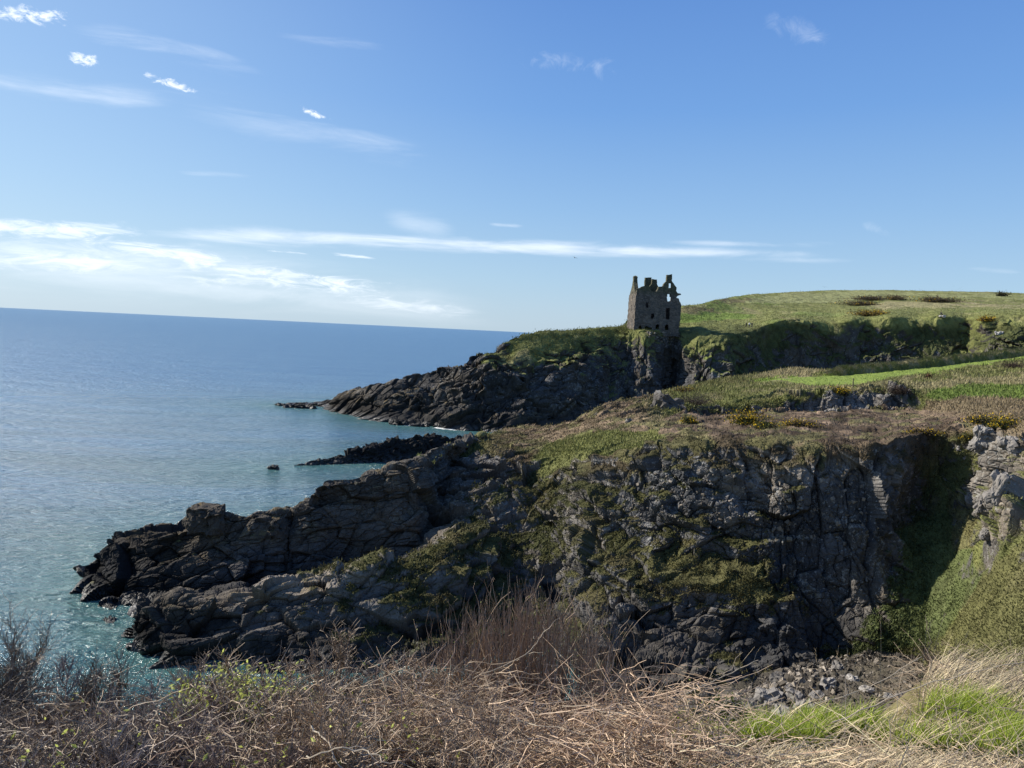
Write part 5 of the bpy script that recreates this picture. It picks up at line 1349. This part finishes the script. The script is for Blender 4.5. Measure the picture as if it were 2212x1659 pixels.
# shingle and rubble
def rubble(name, pts, sizes, tones, label):
    cube = np.array([[-1, -1, -1], [1, -1, -1], [1, 1, -1], [-1, 1, -1], [-1, -1, 1], [1, -1, 1], [1, 1, 1], [-1, 1, 1]], float) * .55
    F8 = np.array([[0, 3, 2, 1], [4, 5, 6, 7], [0, 1, 5, 4], [1, 2, 6, 5], [2, 3, 7, 6], [3, 0, 4, 7]])
    n = len(pts)
    V = cube[None] * rng.uniform(.55, 1.3, (n, 8, 1)) * rng.uniform(.6, 1.4, (n, 1, 3))
    Rm = np.linalg.qr(rng.normal(size=(n, 3, 3)))[0]
    V = np.einsum('nij,nkj->nki', Rm, V) * sizes[:, None, None] + pts[:, None]
    F = (F8[None] + np.arange(n)[:, None, None] * 8).reshape(-1, 4)
    N = n * 8
    o = mesh_np(name, V.reshape(-1, 3), F, False, dict(tint=np.tile(np.array(MOSS), (N, 1)), veg=np.zeros(N), rtone=np.repeat(tones, 8), warm=np.full(N, .9), lich=np.full(N, .05)), M_NEAR)
    return tag(o, label, 'stones', kind='stuff')
q, X_, Y_ = LP['B']
m = in_poly(X_ + 14 * fbm(q, 2, 2, 951), Y_, [(1480, 1600), (1560, 1520), (1640, 1470), (1730, 1435), (1880, 1408), (1990, 1418), (2030, 1460), (2030, 1600)]) & (tb > 9.3)
pool = np.flatnonzero(m)
if len(pool):
    k = 9000; i = pool[rng.integers(0, len(pool), k)]
    sz = .04 + .22 * rng.random(k) ** 5; left = 1 - sstep(X_[i], 1740, 1850)
    sz = sz * (1 + .8 * left)
    tone_ = np.where(rng.random(k) < .10 + .4 * left, rng.uniform(.12, .30, k), rng.uniform(.035, .085, k))
    rubble('shingle', q[i] + rng.normal(size=(k, 3)) * np.array([.12, .12, .03]), sz, tone_, 'brown and pale shingle and broken stones on the gully floor')
# ---- loose blocks along broken ledges of the cliffs
pool = np.flatnonzero((vegB < .3) & (tb > 5.0) & (tb < 6.4) & (X_ > 1080) & (X_ < 1900) & face_cam)
k = 900; i = pool[rng.integers(0, len(pool), k)]
rubble('rubble', q[i], .05 + .22 * rng.random(k) ** 3, rng.uniform(.08, .22, k), 'broken lichen covered stones along the cliff lip')

q_, XA_, YA_ = LP['A']
mA = np.flatnonzero(in_poly(XA_, YA_, [(1395, 716), (1470, 716), (1475, 728), (1440, 740), (1405, 732)]) & (q_[:, 1] < 252))
if len(mA):
    k = 260; i = mA[rng.integers(0, len(mA), k)]
    rubble('fallen_masonry', q_[i] + rng.normal(size=(k, 3)) * np.array([.4, .4, .05]), .15 + .4 * rng.random(k) ** 2, rng.uniform(.09, .22, k), 'fallen stones spilled below the front wall of the tower')

# ---- pale blocks of the sunlit crag
def crag_block(px, py, s, seed, label, tone=.17):
    p = land_at(px, py, 'B') - np.array([0, -.25, .25]); P, Fc, t_ = rock_blob((0, 0, 0), tuple(.85 * v_ for v_ in s), seed, 4, .5, .2)
    a = seed * 1.3; ti = .35
    Rm = np.array(Matrix.Rotation(ti, 3, 'Y') @ Matrix.Rotation(a % .8 - .4, 3, 'Z'))
    rock_thing('rock_block', P @ Rm.T + p, Fc, M_NEAR, tone, label, 'rock', 'pale blocks of the sunlit crag', .55, .5)
crag_block(2122, 948, (.75, .7, 1.3), 71, 'upright pale pinnacle at the top of the sunlit crag')
crag_block(2195, 960, (1.2, .8, .7), 72, 'large rounded cream block at the skyline of the sunlit crag')
crag_block(2075, 962, (.4, .35, .3), 73, 'lone white stone at the edge of shadow beside the pinnacle', .28)
crag_block(2092, 982, (.35, .3, .25), 74, 'second small white stone below the lone one at the shadow edge', .26)
crag_block(2160, 1050, (.6, .5, 1.5), 75, 'tall leaning slab in the lower part of the sunlit crag')
crag_block(2120, 1085, (.3, .3, .9), 76, 'thin upright splinter of rock beside the tall slab')
crag_block(2190, 1120, (.8, .6, .8), 77, 'square block at the foot of the sunlit crag', .14)
crag_block(2130, 1150, (.45, .4, .5), 78, 'small block on the grass below the sunlit crag', .16)
crag_block(1790, 868, (1.0, .7, 1.1), 79, 'rounded pale lichen block in the small crag under the yellow gorse', .13)
crag_block(1905, 868, (1.3, .9, 1.4), 80, 'leaning pale slab in the small crag below the dark bush', .12)
crag_block(1360, 905, (.5, .4, .6), 81, 'small upright rock on the heather crest', .13)
crag_block(1440, 875, (2.6, 1.1, 1.7), 82, 'pointed grey outcrop at the end of the small crag', .085)

# ---- fence post, walkers, birds
def lathe_box(name, w, d, h, col, loc, label, cat):
    bm = bmesh.new(); bmesh.ops.create_cube(bm, size=1)
    for v in bm.verts:
        k = .8 if v.co.z > 0 else 1
        v.co = Vector((v.co.x * w * k, v.co.y * d * k, (v.co.z + .5) * h + (.06 if v.co.z > 0 and v.co.x > 0 else 0)))
    bmesh.ops.bevel(bm, geom=bm.edges[:], offset=.012, segments=1)
    me = bpy.data.meshes.new(name); bm.to_mesh(me); bm.free()
    m_, nt_, b_ = material('old_wood'); nt_.put(b_.inputs['Base Color'], nt_.mix(nt_.noise(nt_.new('ShaderNodeTexCoord').outputs['Object'], 9, 4), (*col, 1), (*[c * 1.8 for c in col], 1))); b_.inputs['Roughness'].default_value = .9
    me.materials.append(m_); o = bpy.data.objects.new(name, me); COL.objects.link(o); o.location = loc
    return tag(o, label, cat)
lathe_box('fence_post', .14, .14, 1.35, (.06, .045, .035), land_at(1842, 829, 'B') - np.array([0, 0, .1]), 'short dark wooden post standing alone in the bright field', 'post')

def plain(name, col, rough=.85):
    m_, nt_, b_ = material(name)
    nz = nt_.noise(nt_.new('ShaderNodeTexCoord').outputs['Object'], 14, 3)
    nt_.put(b_.inputs['Base Color'], nt_.mix(nz, (*[c * .75 for c in col], 1), (*[min(1, c * 1.2) for c in col], 1))); b_.inputs['Roughness'].default_value = rough
    return m_
M_SKIN = plain('skin', (.42, .27, .20)); M_HAIR = plain('hair', (.05, .035, .025))
M_DARK = plain('dark_cloth', (.018, .02, .026)); M_WHITE = plain('white_cloth', (.72, .72, .70)); M_JEAN = plain('blue_grey_cloth', (.05, .06, .085))
def skin_mesh(name, verts, edges, radii, mat, parent, root=0):
    me = bpy.data.meshes.new(name); me.from_pydata(verts, edges, [])
    o = bpy.data.objects.new(name, me); COL.objects.link(o)
    sk = o.modifiers.new('skin', 'SKIN'); sk.use_smooth_shade = True
    for i, r in enumerate(radii):
        sv = me.skin_vertices[0].data[i]; sv.radius = (r, r); sv.use_root = (i == root)
    o.modifiers.new('sub', 'SUBSURF').levels = 1
    o.modifiers['sub'].render_levels = 2
    dg = bpy.context.evaluated_depsgraph_get()
    me2 = bpy.data.meshes.new_from_object(o.evaluated_get(dg)); bpy.data.objects.remove(o)
    me2.name = name; me2.materials.clear(); me2.materials.append(mat)
    for p_ in me2.polygons: p_.use_smooth = True
    o = bpy.data.objects.new(name, me2); COL.objects.link(o); o.parent = parent
    return o
def person(loc, rz, top, legs, label, sit=False, stride=.16, h=1.0):
    root = empty('person', loc, rz); root.scale = (h, h, h)
    tag(root, label, 'person', None)
    if sit:
        hip = .42; J = dict(pel=(0, .0, hip), ch=(0, .03, hip + .34), nk=(0, .0, hip + .54), hd=(0, -.02, hip + .70), tp=(0, -.02, hip + .80))
        legp = lambda s: [(s * .1, -.02, hip), (s * .13, -.45, hip + .03), (s * .13, -.55, .06), (s * .13, -.70, .04)]
        armp = lambda s: [(s * .18, .02, hip + .48), (s * .24, -.08, hip + .22), (s * .16, -.32, hip + .14), (s * .14, -.40, hip + .13)]
    else:
        J = dict(pel=(0, 0, .92), ch=(0, 0, 1.25), nk=(0, .0, 1.47), hd=(0, -.02, 1.61), tp=(0, -.02, 1.72))
        legp = lambda s: [(s * .09, 0, .90), (s * .10, -s * stride * .5, .48), (s * .10, -s * stride, .07), (s * .11, -s * stride - .14, .04)]
        armp = lambda s: [(s * .18, 0, 1.40), (s * .24, s * .08, 1.12), (s * .23, s * .02 - .08, .86), (s * .22, s * .02 - .10, .77)]
    v = [J['pel'], J['ch'], J['nk'], J['hd'], J['tp']]; e = [(0, 1), (1, 2), (2, 3), (3, 4)]; r = [.13, .14, .055, .095, .06]
    for s in (-1, 1):
        k = len(v); v += legp(s); e += [(0, k), (k, k + 1), (k + 1, k + 2), (k + 2, k + 3)]; r += [.09, .06, .042, .035]
        k = len(v); v += armp(s); e += [(1, k), (k, k + 1), (k + 1, k + 2), (k + 2, k + 3)]; r += [.055, .042, .032, .03]
    skin_mesh('body', v, e, r, M_SKIN, root)
    v = [J['pel'], J['ch'], tuple(np.array(J['nk']) - np.array((0, 0, .05)))]; e = [(0, 1), (1, 2)]; r = [.155, .165, .08]
    for s in (-1, 1):
        k = len(v); a = armp(s)[:3]; v += a; e += [(1, k), (k, k + 1), (k + 1, k + 2)]; r += [.075, .06, .05]
    skin_mesh('jacket', v, e, r, top, root)
    v = [J['pel']]; e = []; r = [.15]
    for s in (-1, 1):
        k = len(v); a = legp(s)[:3]; v += a; e += [(0, k), (k, k + 1), (k + 1, k + 2)]; r += [.11, .08, .06]
    skin_mesh('trousers', v, e, r, legs, root)
    hd = np.array(J['hd']); skin_mesh('hair', [tuple(hd + (0, .03, .0)), tuple(hd + (0, .02, .09)), tuple(hd + (0, -.03, .11))], [(0, 1), (1, 2)], [.085, .09, .06], M_HAIR, root)
    return root
person(land_at(1611.5, 701.5, 'A'), .5, M_DARK, M_DARK, 'person all in dark clothes, nearest the tower of three walkers on the turf')
person(land_at(1618.5, 702, 'A'), -.3, M_WHITE, M_DARK, 'person in a white top between two darker walkers on the turf')
person(land_at(1624.5, 702, 'A'), .2, M_DARK, M_JEAN, 'person in a dark top and blue grey trousers beside the walker in white')
sp = land_at(2036, 681.5, 'A')
person(sp + np.array([0, 0, .35]), .6, M_DARK, M_DARK, 'person in dark clothes sitting on pale stones at the edge of the far cliff', True, h=1.15)
for k_, (dx_, dy_, s_, l_) in enumerate(((-.5, -.5, (.4, .3, .3), 'pale stone under the sitting person'), (1.0, -.2, (.5, .3, .45), 'bright white slanting slab beside the sitting person'), (.2, -.9, (.3, .25, .25), 'small white stone in front of the sitting person'))):
    P, Fc, t_ = rock_blob((0, 0, 0), s_, 90 + k_, 3); rock_thing('pale_stone', P + sp + np.array([dx_, dy_, .1]), Fc, M_FAR, .45, l_, 'stone', 'pale stones at the far cliff edge', .5, .3)
P, Fc, t_ = rock_blob((0, 0, 0), (1.2, .6, .6), 97, 3); rock_thing('pale_stone', P + land_at(2158, 716, 'A'), Fc, M_FAR, .36, 'white slab on the far green slope below the orange gorse', 'stone', 'pale stones at the far cliff edge', .5, .3)

def gull(px, py, d, span, rz, roll, label):
    p = at(px, py, d); bm = bmesh.new()
    rings = []
    for (y, r, z) in ((-.26, .012, 0), (-.2, .03, 0), (-.05, .06, 0), (.1, .05, 0), (.2, .03, .01), (.34, .008, 0)):
        rings.append([bm.verts.new((r * math.cos(a), y, z + r * .8 * math.sin(a))) for a in [i * math.pi / 4 for i in range(8)]])
    for a, b in zip(rings, rings[1:]):
        for i in range(8): bm.faces.new([a[i], a[(i + 1) % 8], b[(i + 1) % 8], b[i]])
    bm.faces.new(rings[0][::-1]); bm.faces.new(rings[-1])
    for s in (-1, 1):
        prev = None
        for (x, y0_, y1_, z) in ((.03, -.1, .09, .02), (.22, -.13, .06, .12), (.42, -.06, .07, .13), (.62, .06, .11, .06)):
            cur = [bm.verts.new((s * x, y0_, z)), bm.verts.new((s * x, y1_, z)), bm.verts.new((s * x, (y0_ + y1_) / 2, z + .012))]
            if prev:
                bm.faces.new([prev[0], prev[1], cur[1], cur[0]]); bm.faces.new([prev[1], prev[2], cur[2], cur[1]]); bm.faces.new([prev[2], prev[0], cur[0], cur[2]])
            prev = cur
    bmesh.ops.recalc_face_normals(bm, faces=bm.faces)
    bmesh.ops.scale(bm, vec=(span, span, span), verts=bm.verts)
    me = bpy.data.meshes.new('gull'); bm.to_mesh(me); bm.free(); me.materials.append(M_BIRD)
    o = bpy.data.objects.new('gull', me); COL.objects.link(o); o.location = p; o.rotation_euler = (0, roll, rz)
    tag(o, label, 'bird')
M_BIRD = plain('feathers', (.12, .12, .13))
gull(1242, 557, 170, 1.1, .6, .15, 'dark bird gliding over the sea to the seaward side of the tower')
gull(1781, 620, 220, 1.1, -.4, .1, 'dark bird flying just above the skyline of the far hill')
print('things', round(time.time() - T0, 1))
# ------------------------------------------------------------------ sea last: it needs the shoreline
sh = []
for key in ('A', 'B'):
    q = LAND[key][0]; sh.append(q[np.abs(q[:, 2]) < 0.35])
for q in SEA_ROCKS: sh.append(q[np.abs(q[:, 2]) < 0.3])
build_sea(np.concatenate(sh))
print('done', round(time.time() - T0, 1))
